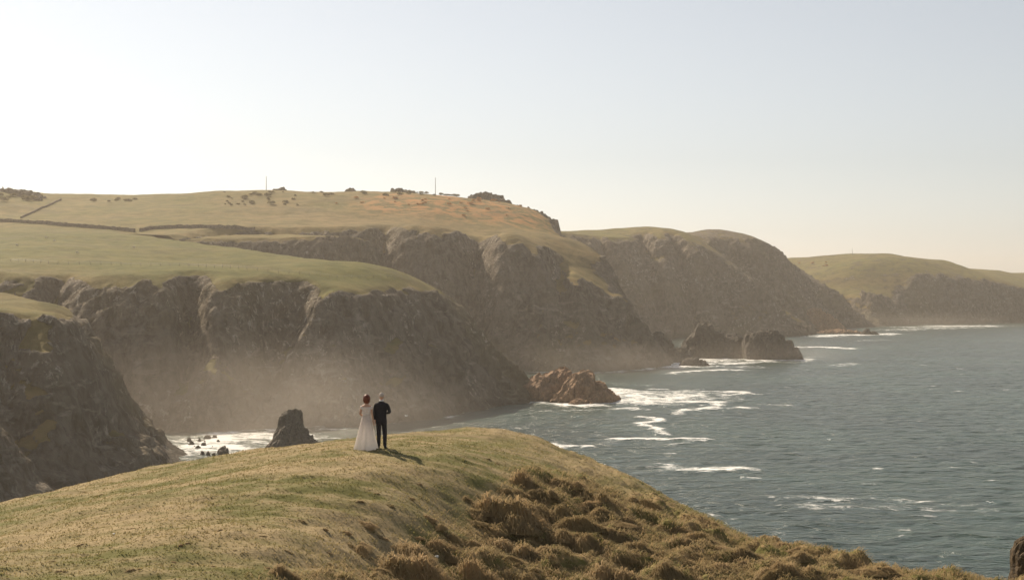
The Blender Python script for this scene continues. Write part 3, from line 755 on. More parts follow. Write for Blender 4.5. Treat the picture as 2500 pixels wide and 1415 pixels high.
crag('sea_stack', 410, [(636, 1113), (652, 1090), (668, 1058), (680, 1030), (688, 1008), (696, 996), (724, 993), (738, 1006), (743, 1035), (762, 1060), (790, 1085), (822, 1113)], M_ROCK, 4, 8.0, 2.4, 0.26, 'pointed grey sea stack rising from the cove left of the couple', 0.4, 'sea stack', fp=1.2, fac=0.5)
crag('rock_islet', 600, [(1250, 977), (1280, 940), (1300, 918), (1340, 906), (1372, 899), (1392, 906), (1404, 930), (1422, 977)], M_ROCK_RED, 2, 12, 4.5, 0.4, 'rusty rock hump joined to the foot of the grazing headland')
crag('rock_islet', 586, [(1340, 986), (1366, 955), (1385, 925), (1402, 907), (1430, 905), (1450, 916), (1470, 934), (1492, 955), (1508, 967), (1518, 986)], M_ROCK_RED, 7, 10, 4.0, 0.36, 'rust-orange slanting rock islet with surf breaking at its seaward tip', 0.7)
crag('rock_islet', 572, [(1380, 992), (1395, 978), (1410, 972), (1432, 976), (1455, 984), (1468, 992)], M_ROCK_RED, 9, 4, 2.0, 0.25, 'low rusty ledge in the foam before the orange islet')
crag('rock_islet', 935, [(1640, 876), (1655, 858), (1668, 834), (1688, 812), (1696, 796), (1698, 781), (1718, 784), (1738, 792), (1744, 808), (1765, 813), (1800, 815), (1824, 834), (1840, 876)], M_ROCK_DARK, 12, 16, 6.0, 0.55, 'dark rock islet with a leaning knob on its left end')
crag('rock_islet', 915, [(1812, 879), (1815, 832), (1821, 811), (1850, 806), (1890, 808), (1905, 820), (1926, 833), (1945, 850), (1958, 879)], M_ROCK_DARK, 15, 15, 5.0, 0.5, 'blocky dark rock islet sloping to the open sea on its right', fp=4)
crag('rock_islet', 838, [(1655, 897), (1664, 882), (1680, 871), (1700, 872), (1716, 880), (1726, 884), (1734, 897)], M_ROCK, 18, 5, 2.6, 0.3, 'small striped rock in white water before the dark knobbed islet', 1.0)
crag('rock_islet', 880, [(1545, 893), (1570, 850), (1588, 818), (1608, 812), (1640, 838), (1680, 856), (1700, 893)], M_ROCK_DARK, 21, 14, 6.0, 0.55, 'dark rock shoulder between the tall cliff foot and the knobbed islet')
crag('rock_islet', 1345, [(2100, 819), (2112, 802), (2120, 801), (2126, 811), (2134, 807), (2148, 819)], M_ROCK_DARK, 25, 7, 3.0, 0.5, 'small twin-peaked rock off the far cliff foot')
crag('rock_islet', 1385, [(1985, 816), (2010, 806), (2050, 803), (2090, 807), (2116, 816)], M_ROCK_RED, 27, 10, 4.0, 0.7, 'low brown reef stretching from the far cliff foot')
crag('rock_islet', 1470, [(1945, 808), (1968, 770), (1976, 752), (1998, 750), (2020, 768), (2040, 776), (2066, 808)], M_ROCK_RED, 31, 16, 6.0, 0.7, 'sunlit tawny crag leaning on the foot of the far cliff')
def hill_crag(Y, prof, seed, label, hd=7.0, cell=4.0, deep=4.0):
    um = (prof[0][0] + prof[-1][0]) / 2; X = (um - 1250) / FPX * Y
    crag('rock_outcrop', Y, prof, M_ROCK_DARK, seed, hd, cell, 0.7, label, 0.3, 'outcrop', floor=float(coast_z(np.array([X]), np.array([Y]))[0]) - deep)
hill_crag(1085, [(655, 475), (668, 462), (690, 458), (697, 460), (708, 475)], 41, 'low flat-topped crag on the skyline beside the left telegraph pole')
hill_crag(1105, [(830, 475), (845, 461), (862, 459), (880, 475)], 43, 'small crag on the skyline at the middle of the summit ridge')
hill_crag(1105, [(945, 478), (955, 463), (972, 457), (985, 461), (1010, 466), (1030, 478)], 44, 'knobbly crag at the highest point of the summit ridge')
hill_crag(1115, [(1125, 490), (1150, 475), (1180, 471), (1208, 474), (1232, 482), (1258, 503), (1275, 515)], 46, 'long dark crag closing the summit ridge at its right end', 9.0, 5.0)
hill_crag(1060, [(1262, 522), (1280, 508), (1300, 506), (1322, 516), (1350, 532), (1362, 542), (1375, 560)], 48, 'dark crag stepping down the right shoulder of the hill', 10.0, 5.0, 20.0)
hill_crag(1000, [(-40, 480), (-10, 462), (22, 459), (60, 466), (85, 470), (112, 486)], 50, 'broad rocky knoll on the skyline at the far left', 12.0, 6.0)

# boulders in the bright cove, each its own shape
def boulder(u, v, wpx, hpx, seed, label):
    Y = sv_(v); k = Y / FPX; w = wpx * k / 2; h = hpx * k
    bm = bmesh.new(); bmesh.ops.create_icosphere(bm, subdivisions=3, radius=1.0)
    V = np.array([q.co[:] for q in bm.verts])
    d, i = worley(V[:, 0] * 1.3 + seed, V[:, 1] * 1.3, V[:, 2] * 1.3)
    V *= (1 + 0.35 * (i - 0.5) + 0.25 * fbm(V[:, 0] * 1.5 + seed, V[:, 1] * 1.5, V[:, 2] * 1.5, 3))[:, None]
    V[:, 2] = np.where(V[:, 2] > 0, np.abs(V[:, 2]) ** 0.9, V[:, 2])
    for q, c in zip(bm.verts, V): q.co = (c[0] * w, c[1] * w * 0.8, c[2] * h * 0.9)
    o = bm_obj('boulder', bm, M_ROCK, smooth=False); o.location = ((u - 1250) * k, Y, 0.35); o.rotation_euler = (0, 0, seed * 2.1)
    tag(o, label, 'boulder')
boulder(545, 1112, 34, 22, 1.0, 'largest pointed boulder at the near rim of the glittering cove')
boulder(484, 1100, 15, 11, 2.0, 'square grey boulder at the left shore of the glittering cove')
SMALL = [(498, 1092, 12, 6), (487, 1082, 7, 6), (500, 1084, 5, 4), (519, 1097, 5, 4), (533, 1084, 9, 5), (524, 1074, 9, 7), (506, 1076, 14, 8), (494, 1112, 9, 6), (508, 1113, 8, 6), (467, 1090, 12, 7), (549, 1098, 5, 5), (475, 1096, 6, 4), (522, 1114, 7, 4), (462, 1081, 9, 7)]
for i, (u, v, w, h) in enumerate(SMALL):
    boulder(u, v, w * 1.3, h * 1.8, 3.3 + i * 1.7, 'small dark boulder awash in the glittering cove')
    bpy.context.scene.collection.objects[-1]['group'] = 'small boulders awash in the cove'

# ------------------------------------------------------------------ dry stone wall, fence, poles, sheep, bushes
M_WALL = simple('wall_stone', (0.15, 0.125, 0.10), 0.95, 0.1, 0.4, 1.2, 0.6)
def ribbon_wall(name, pix, label, y0, hgt=1.7, th=0.8):
    pts = []
    for (u0, v0), (u1, v1) in zip(pix[:-1], pix[1:]):
        for t in np.linspace(0, 1, 12, endpoint=False):
            pts.append(on_coast(u0 + (u1 - u0) * t, v0 + (v1 - v0) * t, y0, y0 + 420, 300))
    a = np.array([p[:] for p in pts])
    k = np.ones(7) / 7
    pad = np.vstack([a[:1]] * 3 + [a] + [a[-1:]] * 3)
    a = np.stack([np.convolve(pad[:, i], k, 'valid') for i in range(3)], -1)
    # resample every 1.2 m
    L = np.concatenate([[0], np.cumsum(np.linalg.norm(np.diff(a[:, :2], axis=0), axis=1))]); n = int(L[-1] / 1.2)
    s = np.linspace(0, L[-1], n); x = np.interp(s, L, a[:, 0]); y = np.interp(s, L, a[:, 1]); z = coast_z(x, y)
    V = []; F = []
    for i in range(n):
        j = min(i + 1, n - 1); k_ = max(i - 1, 0); tx, ty = x[j] - x[k_], y[j] - y[k_]; l = math.hypot(tx, ty) + 1e-6; nx_, ny_ = -ty / l, tx / l
        hh = hgt * (1 + 0.16 * random.uniform(-1, 1))
        for off, zz in ((th / 2, -0.8), (th * 0.32, hh), (-th * 0.32, hh), (-th / 2, -0.8)):
            w = off + random.uniform(-.06, .06)
            V.append((x[i] + nx_ * w, y[i] + ny_ * w, z[i] + zz))
        if i:
            b = (i - 1) * 4; c = i * 4
            F += [(b, c, c + 1, b + 1), (b + 1, c + 1, c + 2, b + 2), (b + 2, c + 2, c + 3, b + 3)]
    F += [(0, 1, 2, 3), ((n - 1) * 4 + 3, (n - 1) * 4 + 2, (n - 1) * 4 + 1, (n - 1) * 4)]
    return tag(mesh_obj(name, V, F, M_WALL, smooth=False), label, 'wall')
ribbon_wall('dry_stone_wall', [(-20, 541), (100, 547), (200, 555), (300, 563), (335, 568)], 'long dry stone wall along the top of the green field', 640, 2.0)
ribbon_wall('dry_stone_wall', [(338, 566), (370, 560), (430, 557), (520, 557), (590, 562), (628, 569)], 'shorter dry stone wall curving along the hill to the gully', 700, 2.0)
ribbon_wall('dry_stone_wall', [(48, 534), (90, 515), (135, 495), (152, 487)], 'thin field wall climbing the left hillside to the skyline', 830, 1.2)

M_WOOD = simple('weathered_wood', (0.20, 0.17, 0.14), 0.9, 0.2, 0.25, 6)
M_WIRE = simple('fence_wire', (0.25, 0.24, 0.23), 0.5, 0.5)
def fence():
    fp = [on_coast(u, v, 480) for u, v in ((20, 640), (120, 646), (250, 648), (380, 650), (480, 652), (600, 660), (700, 672), (800, 681), (900, 684), (980, 688))]
    a = np.array([p[:] for p in fp]); L = np.concatenate([[0], np.cumsum(np.linalg.norm(np.diff(a[:, :2], axis=0), axis=1))])
    n = int(L[-1] / 4.0); s = np.linspace(0, L[-1], n); x = np.interp(s, L, a[:, 0]); y = np.interp(s, L, a[:, 1]) + 3.0; z = coast_z(x, y)
    root = empty('wire_fence', (x[0], y[0], z[0]))
    tag(root, 'post and wire fence along the rim of the grazing headland', 'fence')
    bm = bmesh.new(); bmesh.ops.create_cone(bm, cap_ends=True, segments=6, radius1=0.09, radius2=0.07, depth=1.7, matrix=Matrix.Translation((0, 0, 0.45)))
    p0 = bm_obj('post', bm, M_WOOD, root)
    tops = []
    for i in range(n):
        p = p0 if i == 0 else p0.copy()
        if i: COL.objects.link(p)
        p.parent = root; p.location = (x[i] - x[0], y[i] - y[0], z[i] - z[0]); p.rotation_euler = (random.uniform(-.06, .06), random.uniform(-.06, .06), 0)
        tops.append(Vector(p.location))
    for h in (1.15, 0.75):
        V = []; F = []
        for i, t in enumerate(tops):
            V += [t + Vector((0, -.015, h)), t + Vector((0, .015, h)), t + Vector((0, 0, h + .025))]
            if i:
                b = (i - 1) * 3; c = i * 3
                for q in range(3): F.append((b + q, c + q, c + (q + 1) % 3, b + (q + 1) % 3))
        mesh_obj('wire', V, F, M_WIRE, root)
fence()

M_POLE = simple('pole_wood', (0.34, 0.31, 0.28), 0.8, 0.2, 0.2, 3)
def pole(u, vtop, vbot, label, y0=900, Y=None):
    g = on_coast(u, vbot, y0) if Y is None else None
    if g is None:
        x, _, _ = P(u, vbot, Y); g = Vector((x, Y, float(coast_z(np.array([x]), np.array([Y]))[0])))
    h = max(8.0, CAMZ + (HOR - vtop) / FPX * g.y - g.z)
    root = empty('telegraph_pole', g); tag(root, label, 'pole', 'telegraph poles along the skyline')
    bm = bmesh.new(); bmesh.ops.create_cone(bm, cap_ends=True, segments=10, radius1=0.26, radius2=0.20, depth=h + 1, matrix=Matrix.Translation((0, 0, h / 2 - .5)))
    bm_obj('post', bm, M_POLE, root)
    bm = bmesh.new(); bmesh.ops.create_cone(bm, cap_ends=True, segments=10, radius1=0.21, radius2=0.06, depth=.2, matrix=Matrix.Translation((0, 0, h + .1)))
    bm_obj('cap', bm, M_WIRE, root)
    for dx in (-.3, .3):
        bm = bmesh.new(); bmesh.ops.create_cone(bm, cap_ends=True, segments=8, radius1=0.06, radius2=0.04, depth=.22, matrix=Matrix.Translation((dx * .8, 0, h - .5)))
        bm_obj('insulator', bm, M_WIRE, root)
pole(650, 431, 463, 'tall thin telegraph pole on the skyline left of the summit', Y=1060)
pole(1063, 434, 473, 'tall thin telegraph pole on the skyline right of the summit', Y=1105)
pole(2081, 606, 620, 'faint pole on the skyline of the distant headland', Y=1950)

M_WOOL = simple('fleece', (0.55, 0.50, 0.42), 0.95, 0.05, 0.15, 5, 0.5)
M_FACE = simple('sheep_face', (0.10, 0.085, 0.07), 0.9, 0.1)
def skin_mesh(verts, edges, sub=2, root=0):
    """verts: (x, y, z, rx[, ry]); grown with the Skin modifier, returns evaluated mesh"""
    bm = bmesh.new(); lay = bm.verts.layers.skin.verify(); vs = []
    for v in verts:
        q = bm.verts.new(v[:3]); r = (v[3], v[4] if len(v) > 4 else v[3]); q[lay].radius = r; vs.append(q)
    for a, b in edges: bm.edges.new((vs[a], vs[b]))
    vs[root][lay].use_root = True
    me = bpy.data.meshes.new('t'); bm.to_mesh(me); bm.free()
    o = bpy.data.objects.new('t', me); COL.objects.link(o)
    sk = o.modifiers.new('s', 'SKIN'); sk.use_smooth_shade = True
    ss = o.modifiers.new('u', 'SUBSURF'); ss.levels = sub; ss.render_levels = sub
    dg = bpy.context.evaluated_depsgraph_get()
    out = bpy.data.meshes.new_from_object(o.evaluated_get(dg))
    bpy.data.objects.remove(o); return out
def sheep_meshes():
    V = [(0, 0, .68, .27), (-.35, 0, .70, .30), (-.62, 0, .68, .22), (.35, 0, .70, .27), (.55, 0, .66, .17), (.74, 0, .50, .10), (.90, 0, .30, .085), (1.02, 0, .20, .05)]
    E = [(0, 1), (1, 2), (0, 3), (3, 4), (4, 5), (5, 6), (6, 7)]
    for bx, pv in ((.36, 3), (-.42, 1)):
        for sy in (-1, 1):
            n = len(V); V += [(bx, sy * .15, .45, .10), (bx - .02, sy * .15, .24, .05), (bx, sy * .15, .02, .045)]; E += [(pv, n), (n, n + 1), (n + 1, n + 2)]
    body = skin_mesh(V, E, 2)
    return body
SH = sheep_meshes(); SH.materials.append(M_WOOL)
for u, v, rz, lab in ((112, 582, 0.3, 'leftmost grazing sheep in the green field'), (133, 590, 2.8, 'grazing sheep just right of the leftmost one'), (188, 620, 0.6, 'sheep grazing lowest in the green field'), (327, 606, 3.3, 'lone sheep farthest right in the green field'), (41, 601, 1.2, 'sheep beside the dark hollow in the field')):
    g = on_coast(u, v, 500); o = bpy.data.objects.new('sheep', SH); COL.objects.link(o); o.location = g; o.rotation_euler = (0, 0, rz); o.scale = (1.1, 1.1, 1.1)
    tag(o, lab, 'sheep', 'sheep grazing on the headland')
    bm = bmesh.new(); bmesh.ops.create_icosphere(bm, subdivisions=2, radius=1, matrix=Matrix.Translation((.88, 0, .32)) @ Euler((0, R(50), 0)).to_matrix().to_4x4() @ Matrix.Diagonal((.19, .095, .10, 1)))
    for sy in (-1, 1): bmesh.ops.create_icosphere(bm, subdivisions=1, radius=1, matrix=Matrix.Translation((.76, sy * .13, .46)) @ Matrix.Diagonal((.03, .08, .03, 1)))
    bm_obj('face', bm, M_FACE, o)

def leaf_mat(name, c1, c2):
    m = N(name); p = m.pos()
    oi = m.n('ShaderNodeObjectInfo').outputs['Random']
    c = m.mix(m.ramp(m.noise(p, 1.3, 3), 0.35, 0.65), c1, c2)
    c = m.mix(m.math('MULTIPLY', oi, 0.35), c, tuple(x * 0.6 for x in c1))
    d = m.principled(c, 0.9, None, 0.1); t = m.n('ShaderNodeBsdfTranslucent'); m.put(t.inputs[0], c)
    mx = m.n('ShaderNodeMixShader'); mx.inputs[0].default_value = 0.5; m.put(mx.inputs[1], d); m.put(mx.inputs[2], t)
    return m.finish(mx)
M_GORSE = leaf_mat('gorse_leaf', (0.110, 0.100, 0.050), (0.175, 0.145, 0.070))
M_BRACKEN = leaf_mat('bracken_leaf', (0.36, 0.170, 0.055), (0.46, 0.245, 0.09))
def bush_mesh(seed, n=420):
    r = np.random.default_rng(seed); V = []; F = []
    lobes = [(r.uniform(-.55, .55), r.uniform(-.45, .45), r.uniform(.25, .6), r.uniform(.3, .55)) for _ in range(6)]
    for i in range(n):
        lx, ly, lz, lr = lobes[r.integers(6)]
        d = r.normal(size=3); d /= np.linalg.norm(d); d[2] = abs(d[2]) * .9
        c = np.array([lx, ly, lz * .5]) + d * lr * r.uniform(.65, 1.0)
        a = r.normal(size=3); a /= np.linalg.norm(a); b = np.cross(a, r.normal(size=3)); b /= np.linalg.norm(b); s = r.uniform(.07, .17)
        k = len(V); V += [c + a * s, c - a * s * .5 + b * s * .7, c - a * s * .5 - b * s * .7]; F.append((k, k + 1, k + 2))
    # stems
    for _ in range(5):
        k = len(V); x, y = r.uniform(-.3, .3, 2); V += [(x, y, -.3), (x + .05, y, -.3), (x * 1.6, y * 1.6, .5)]; F.append((k, k + 1, k + 2))
    return V, F
BM = []
for sd in range(4):
    V, F = bush_mesh(40 + sd); me = bpy.data.meshes.new('bush'); me.from_pydata([tuple(v) for v in V], [], F); BM.append(me)
BMo = []
for me in BM:
    me2 = me.copy(); me2.materials.append(M_BRACKEN); BMo.append(me2); me.materials.append(M_GORSE)
rb = random.Random(5)
def bushes(n, box, meshes, name, label, cat, group, s0, s1, y0):
    for i in range(n):
        u = rb.uniform(box[0], box[1]); v = rb.uniform(box[2], box[3])
        g = on_coast(u, v, y0, y0 + 420, 260)
        if g.z < 45: continue
        o = bpy.data.objects.new(name, rb.choice(meshes)); COL.objects.link(o); s = rb.uniform(s0, s1)
        o.location = g; o.rotation_euler = (0, 0, rb.uniform(0, 6.3)); o.scale = (s * rb.uniform(.9, 1.3), s, s * rb.uniform(.9, 1.35))
        tag(o, label, cat, group)
bushes(34, (510, 810, 470, 503), BM, 'gorse_bush', 'dark gorse bush in the scatter below the left telegraph pole', 'bush', 'gorse bushes below the left pole', 0.9, 3.2, 850)
bushes(24, (850, 1120, 466, 480), BM, 'gorse_bush', 'dark gorse bush along the summit ridge', 'bush', 'gorse bushes on the summit ridge', 1.5, 3.0, 900)
bushes(16, (800, 1150, 484, 502), BMo, 'bracken_clump', 'rust-orange bracken clump in the band below the summit', 'bush', 'bracken band below the summit', 0.9, 2.4, 850)
bushes(16, (1120, 1280, 484, 545), BMo, 'bracken_clump', 'rusty bracken clump on the slope right of the summit', 'bush', 'bracken clumps right of the summit', 0.9, 2.6, 820)
bushes(9, (225, 340, 488, 496), BM, 'gorse_bush', 'dark gorse bush on the low skyline mound at left', 'bush', 'gorse bushes on the left skyline mound', 1.6, 2.8, 880)
bushes(14, (0, 105, 474, 492), BM, 'gorse_bush', 'dark gorse bush on the knoll at the far left skyline', 'bush', 'gorse bushes on the far left knoll', 2.0, 4.0, 880)
bushes(6, (1935, 2020, 640, 650), BMo, 'bracken_clump', 'orange bracken clump on the distant green headland', 'bush', 'bracken on the distant headland', 1.6, 3.0, 1700)

# ------------------------------------------------------------------ grass of the foreground
def grass_mat(name, cols, dry=0.5):
    m = N(name); p = m.pos()
    nb = m.noise(m.pos((0.5, 1, 1), (0, 0, R(12))), 0.35, 4, 0.6); nm = m.noise(m.pos((0.55, 1.2, 1), (0, 0, R(10))), 1.4, 4, 0.6)
    c = m.mix(m.ramp(nb, 0.40, 0.60), cols[0], cols[1]); c = m.mix(m.ramp(nm, 0.44, 0.66), c, cols[2])
    oi = m.n('ShaderNodeObjectInfo').outputs['Random']; c = m.mix(m.math('MULTIPLY', m.ramp(oi, 0.2, 1.0), dry), c, cols[3])
    w = m.attr('tone'); c = m.mix(m.math('MULTIPLY', w, 0.8), c, cols[3])
    d = m.principled(c, 0.8, None, 0.2); t = m.n('ShaderNodeBsdfTranslucent'); m.put(t.inputs[0], c)
    mx = m.n('ShaderNodeMixShader'); mx.inputs[0].default_value = 0.45; m.put(mx.inputs[1], d); m.put(mx.inputs[2], t)
    return m.finish(mx)
M_GRASS = grass_mat('short_grass', ((0.175, 0.162, 0.058), (0.295, 0.236, 0.122), (0.345, 0.272, 0.150), (0.165, 0.150, 0.056)), 0.0)
M_STRAW = grass_mat('tussock_straw', ((0.460, 0.325, 0.180), (0.530, 0.390, 0.225), (0.380, 0.280, 0.145), (0.230, 0.180, 0.080)), 0.45)
def blades(px, py, pz, length, width, lean, leanlen, rng, tone):
    """two-segment blades leaning along (lean) ; arrays"""
    n = len(px); a = rng.uniform(0, 2 * math.pi, n)
    wx = np.cos(a) * width; wy = np.sin(a) * width
    b = np.stack([px, py, pz], -1)
    mid = b + np.stack([lean[:, 0] * leanlen * .35, lean[:, 1] * leanlen * .35, length * .62], -1)
    tip = b + np.stack([lean[:, 0] * leanlen, lean[:, 1] * leanlen, length * .95 - leanlen * .25], -1)
    W = np.stack([wx, wy, np.zeros(n)], -1)
    V = np.stack([b - W, b + W, mid + W * .7, mid - W * .7, tip], 1).reshape(-1, 3)
    k = np.arange(n)[:, None] * 5
    F1 = k + np.array([[0, 1, 2]]); F2 = k + np.array([[0, 2, 3]]); F3 = k + np.array([[3, 2, 4]])
    return V, np.concatenate([F1, F2, F3]), np.repeat(tone, 5)
def build_grass():
    rng = np.random.default_rng(3)
    n = 150000
    # denser near the viewer, inside the view wedge only
    y = 24 + (62 - 24) * rng.random(n) ** 1.15
    x = (rng.random(n) * 1.16 - 0.58) * 2500 / FPX * y
    d, _ = poly_dist(x, y, FG_RIM); out = ~inside(x, y, [tuple(p[:2]) for p in FG_RIM] + [(60, -60), (-60, -60)])
    ok = ~(out & (d > 5)); x, y = x[ok], y[ok]; n = len(x)
    z = fg_z(x, y) - 0.02; bk = bank_mask(x, y)
    patch = fbm(x / 2.2, y / 1.4, 5.0, 3)
    L = (0.045 + 0.045 * rng.random(n)) * (1 + 0.7 * np.clip(patch, -0.6, 1)) * (1 + 1.3 * bk)
    lean = np.stack([0.8 + 0.5 * rng.normal(size=n), -0.35 + 0.5 * rng.normal(size=n)], -1)
    V, F, T = blades(x, y, z, L, 0.010 + 0.010 * rng.random(n), lean, L * (0.8 + 0.5 * bk), rng, rng.random(n) ** 2)
    o = mesh_obj('grass', V, F, M_GRASS, attrs={'tone': T}); tag(o, 'short wind-combed grass covering the foreground headland', 'grass', kind='stuff')
build_grass()
def build_bank_grass():
    rng = np.random.default_rng(8); n = 170000
    y = 26 + 24 * rng.random(n); x = (-0.24 + rng.random(n) * 0.62) * y
    bk = bank_mask(x, y); ok = rng.random(n) < bk * 1.2 * sstep(-0.35, 0.25, fbm(x / 1.3, y / 1.0, 4.4, 2) + 0.15); x, y = x[ok], y[ok]; n = len(x)
    d, _ = poly_dist(x, y, FG_RIM); out = ~inside(x, y, [tuple(p[:2]) for p in FG_RIM] + [(60, -60), (-60, -60)])
    ok = ~(out & (d > 3)); x, y = x[ok], y[ok]; n = len(x)
    z = fg_z(x, y); e = 0.12; gx = (fg_z(x + e, y) - fg_z(x - e, y)) / (2 * e); gy = (fg_z(x, y + e) - fg_z(x, y - e)) / (2 * e)
    dn = np.stack([-gx, -gy], -1) + np.array([0.25, -0.2]) + 0.25 * rng.normal(size=(n, 2)); dn /= np.linalg.norm(dn, axis=1)[:, None] + 1e-6
    L = rng.uniform(0.12, 0.38, n); up = rng.uniform(.02, .14, n)
    b = np.stack([x, y, z - .01], -1); side = np.stack([-dn[:, 1], dn[:, 0], np.zeros(n)], -1) * rng.uniform(.005, .011, n)[:, None]
    mid = b + np.concatenate([dn * (L * .45)[:, None], up[:, None]], 1); tip = b + np.concatenate([dn * L[:, None], (up - L * .5)[:, None]], 1)
    V = np.stack([b - side, b + side, mid + side * .8, mid - side * .8, tip], 1).reshape(-1, 3); k = np.arange(n)[:, None] * 5
    F = np.concatenate([k + np.array([[0, 1, 2]]), k + np.array([[0, 2, 3]]), k + np.array([[3, 2, 4]])])
    o = mesh_obj('long_grass', V, F, M_STRAW, attrs={'tone': np.repeat(rng.random(n) ** 1.5, 5)}); tag(o, 'long dead grass hanging over the rough bank', 'grass', kind='stuff')
build_bank_grass()

def tussock_mesh(seed, shag=1.0):
    """ragged crest of dead grass, wider than deep, hair hanging down the -y face"""
    rng = np.random.default_rng(int(seed * 10))
    pk = [(rng.uniform(-.55, .55), rng.uniform(-.06, .12), rng.uniform(.26, .55), rng.uniform(.16, .34)) for _ in range(5)]
    pk.append((rng.uniform(-.2, .2), .05, .58, .30))
    def h(x, y):
        z = np.zeros_like(x)
        for cx, cy, hh, w in pk:
            dy = (y - cy); dy = np.where(dy < 0, dy / .55, dy / 1.0)
            r = np.sqrt(((x - cx) / (w * 1.5)) ** 2 + (dy / .42) ** 2)
            z = np.maximum(z, hh * np.clip(1 - r, 0, 1) ** 0.85)
        z = z + 0.05 * fbm(x * 5 + seed, y * 5, seed, 3)
        return z
    nx_, ny_ = 40, 24
    gx, gy = np.meshgrid(np.linspace(-.95, .95, nx_), np.linspace(-.42, .62, ny_)); x = gx.ravel(); y = gy.ravel(); z = h(x, y)
    A = np.stack([x, y, z - 0.10], -1); F = grid_faces(nx_, ny_)
    hm = z.reshape(ny_, nx_) < 0.035; keep = ~(hm[:-1, :-1] & hm[1:, :-1] & hm[:-1, 1:] & hm[1:, 1:]); F = grid_faces(nx_, ny_, keep)
    n = 0; B = []
    while n < 900 * shag:
        px = rng.uniform(-.9, .9, 600); py = rng.uniform(-.4, .55, 600); pz = h(px, py); ok = pz > 0.06
        B.append(np.stack([px, py, pz], -1)[ok]); n += int(ok.sum())
    b = np.vstack(B); n = len(b); e = .03
    gxx = (h(b[:, 0] + e, b[:, 1]) - h(b[:, 0] - e, b[:, 1])) / (2 * e); gyy = (h(b[:, 0], b[:, 1] + e) - h(b[:, 0], b[:, 1] - e)) / (2 * e)
    dn = np.stack([-gxx, -gyy], -1); dn /= (np.linalg.norm(dn, axis=1)[:, None] + 1e-5)
    dirv = dn * 0.7 + np.array([0.30, -0.30]) + 0.30 * rng.normal(size=(n, 2)); dirv /= np.linalg.norm(dirv, axis=1)[:, None]
    L = rng.uniform(0.10, 0.27, n); up = rng.uniform(0.01, 0.07, n) + 0.05 * rng.random(n) * sstep(0.25, 0.5, b[:, 2])
    b[:, 2] -= 0.10
    side = np.stack([-dirv[:, 1], dirv[:, 0], np.zeros(n)], -1) * rng.uniform(0.004, 0.010, n)[:, None]
    mid = b + np.concatenate([dirv * (L * .45)[:, None], up[:, None]], 1)
    tip = b + np.concatenate([dirv * (L * .85)[:, None], (up - L * rng.uniform(.3, 1.2, n))[:, None]], 1)
    BV = np.stack([b - side, b + side, mid + side * .8, mid - side * .8, tip], 1).reshape(-1, 3)
    k0 = len(A); me_v = np.vstack([A, BV]); tone = np.concatenate([np.full(k0, 0.35), np.repeat(rng.random(n) ** 1.6, 5)])
    faces = [tuple(int(q) for q in f) for f in F]
    for i in range(n):
        k = k0 + i * 5; faces += [(k, k + 1, k + 2), (k, k + 2, k + 3), (k + 3, k + 2, k + 4)]
    me = bpy.data.meshes.new('grass_tussock'); me.from_pydata([tuple(v) for v in me_v], [], faces)
    at = me.attributes.new('tone', 'FLOAT', 'POINT'); at.data.foreach_set('value', tone.astype(np.float32))
    me.polygons.foreach_set('use_smooth', np.ones(len(me.polygons), bool))
    me.materials.append(M_STRAW); return me
TM = [tussock_mesh(1.0 + 0.9 * i) for i in range(7)]
rt = random.Random(21)
def tussock(u, v, wpx, label, group=None, hs=1.0):
    """v is the foot of the tussock as seen in the photo"""
    g = on_turf(u, v, 22, 58, 300)
    s = wpx / FPX * g.y / 1.6
    o = bpy.data.objects.new('grass_tussock', rt.choice(TM)); COL.objects.link(o)
    o.location = (g.x, g.y, g.z - 0.17 * s); o.rotation_euler = (0, 0, rt.uniform(-.6, .6)); o.scale = (s * rt.uniform(1.0, 1.45), s * rt.uniform(.85, 1.25), s * hs * rt.uniform(.7, 1.1))
    tag(o, label, 'tussock', group)
BIG = [(1290, 1196, 150, 'broad tan grass tussock topmost on the bank right of the couple'), (1190, 1262, 200, 'wide long-haired tussock below the topmost broad one'), (985, 1348, 150, 'peaked tawny tussock at the left edge of the shaggy bank'), (960, 1400, 190, 'large domed straw tussock left of centre at the bottom edge'),
       (1150, 1425, 170, 'peaked straw tussock at the bottom edge below the couple'), (1480, 1418, 190, 'large rounded straw tussock at the bottom edge with pale rim'), (1640, 1412, 150, 'tussock at the bottom edge just right of the largest rounded one'), (700, 1412, 140, 'leftmost big shaggy tussock at the bottom edge')]
for u, v, w, lab in BIG: tussock(u, v, w, lab, None, 1.3)
MED = [(1370, 1185, 90), (1065, 1340, 120), (1130, 1330, 100), (1215, 1340, 150), (1330, 1262, 150), (1440, 1225, 140), (1525, 1290, 110), (1620, 1300, 110), (1300, 1360, 140), (1390, 1340, 120), (1710, 1318, 90), (1830, 1365, 120), (1250, 1420, 140), (1080, 1420, 110), (880, 1410, 120), (1560, 1345, 110), (1480, 1255, 110), (1760, 1390, 120), (1900, 1395, 110), (1420, 1285, 120), (1340, 1300, 120), (1250, 1300, 120), (1550, 1232, 90), (1980, 1405, 100), (2080, 1405, 90), (2180, 1412, 80)]
for u, v, w in MED: tussock(u, v, w, 'middling shaggy straw tussock on the rough bank', 'middling tussocks on the rough bank')
placed = 0
while placed < 120:
    u = rt.uniform(640, 2330); v = rt.uniform(1165, 1425)
    lo = 1150 if u < 1300 else 1150 + (u - 1300) * 0.262
    edge = 1420 - (u - 640) * 0.42 if u < 1290 else lo + 12
    if v < max(edge, lo + 10): continue
    placed += 1
    tussock(u, v, rt.uniform(30, 85), 'small straw tussock among others on the rough bank', 'small tussocks on the rough bank', rt.uniform(.55, 1.0))
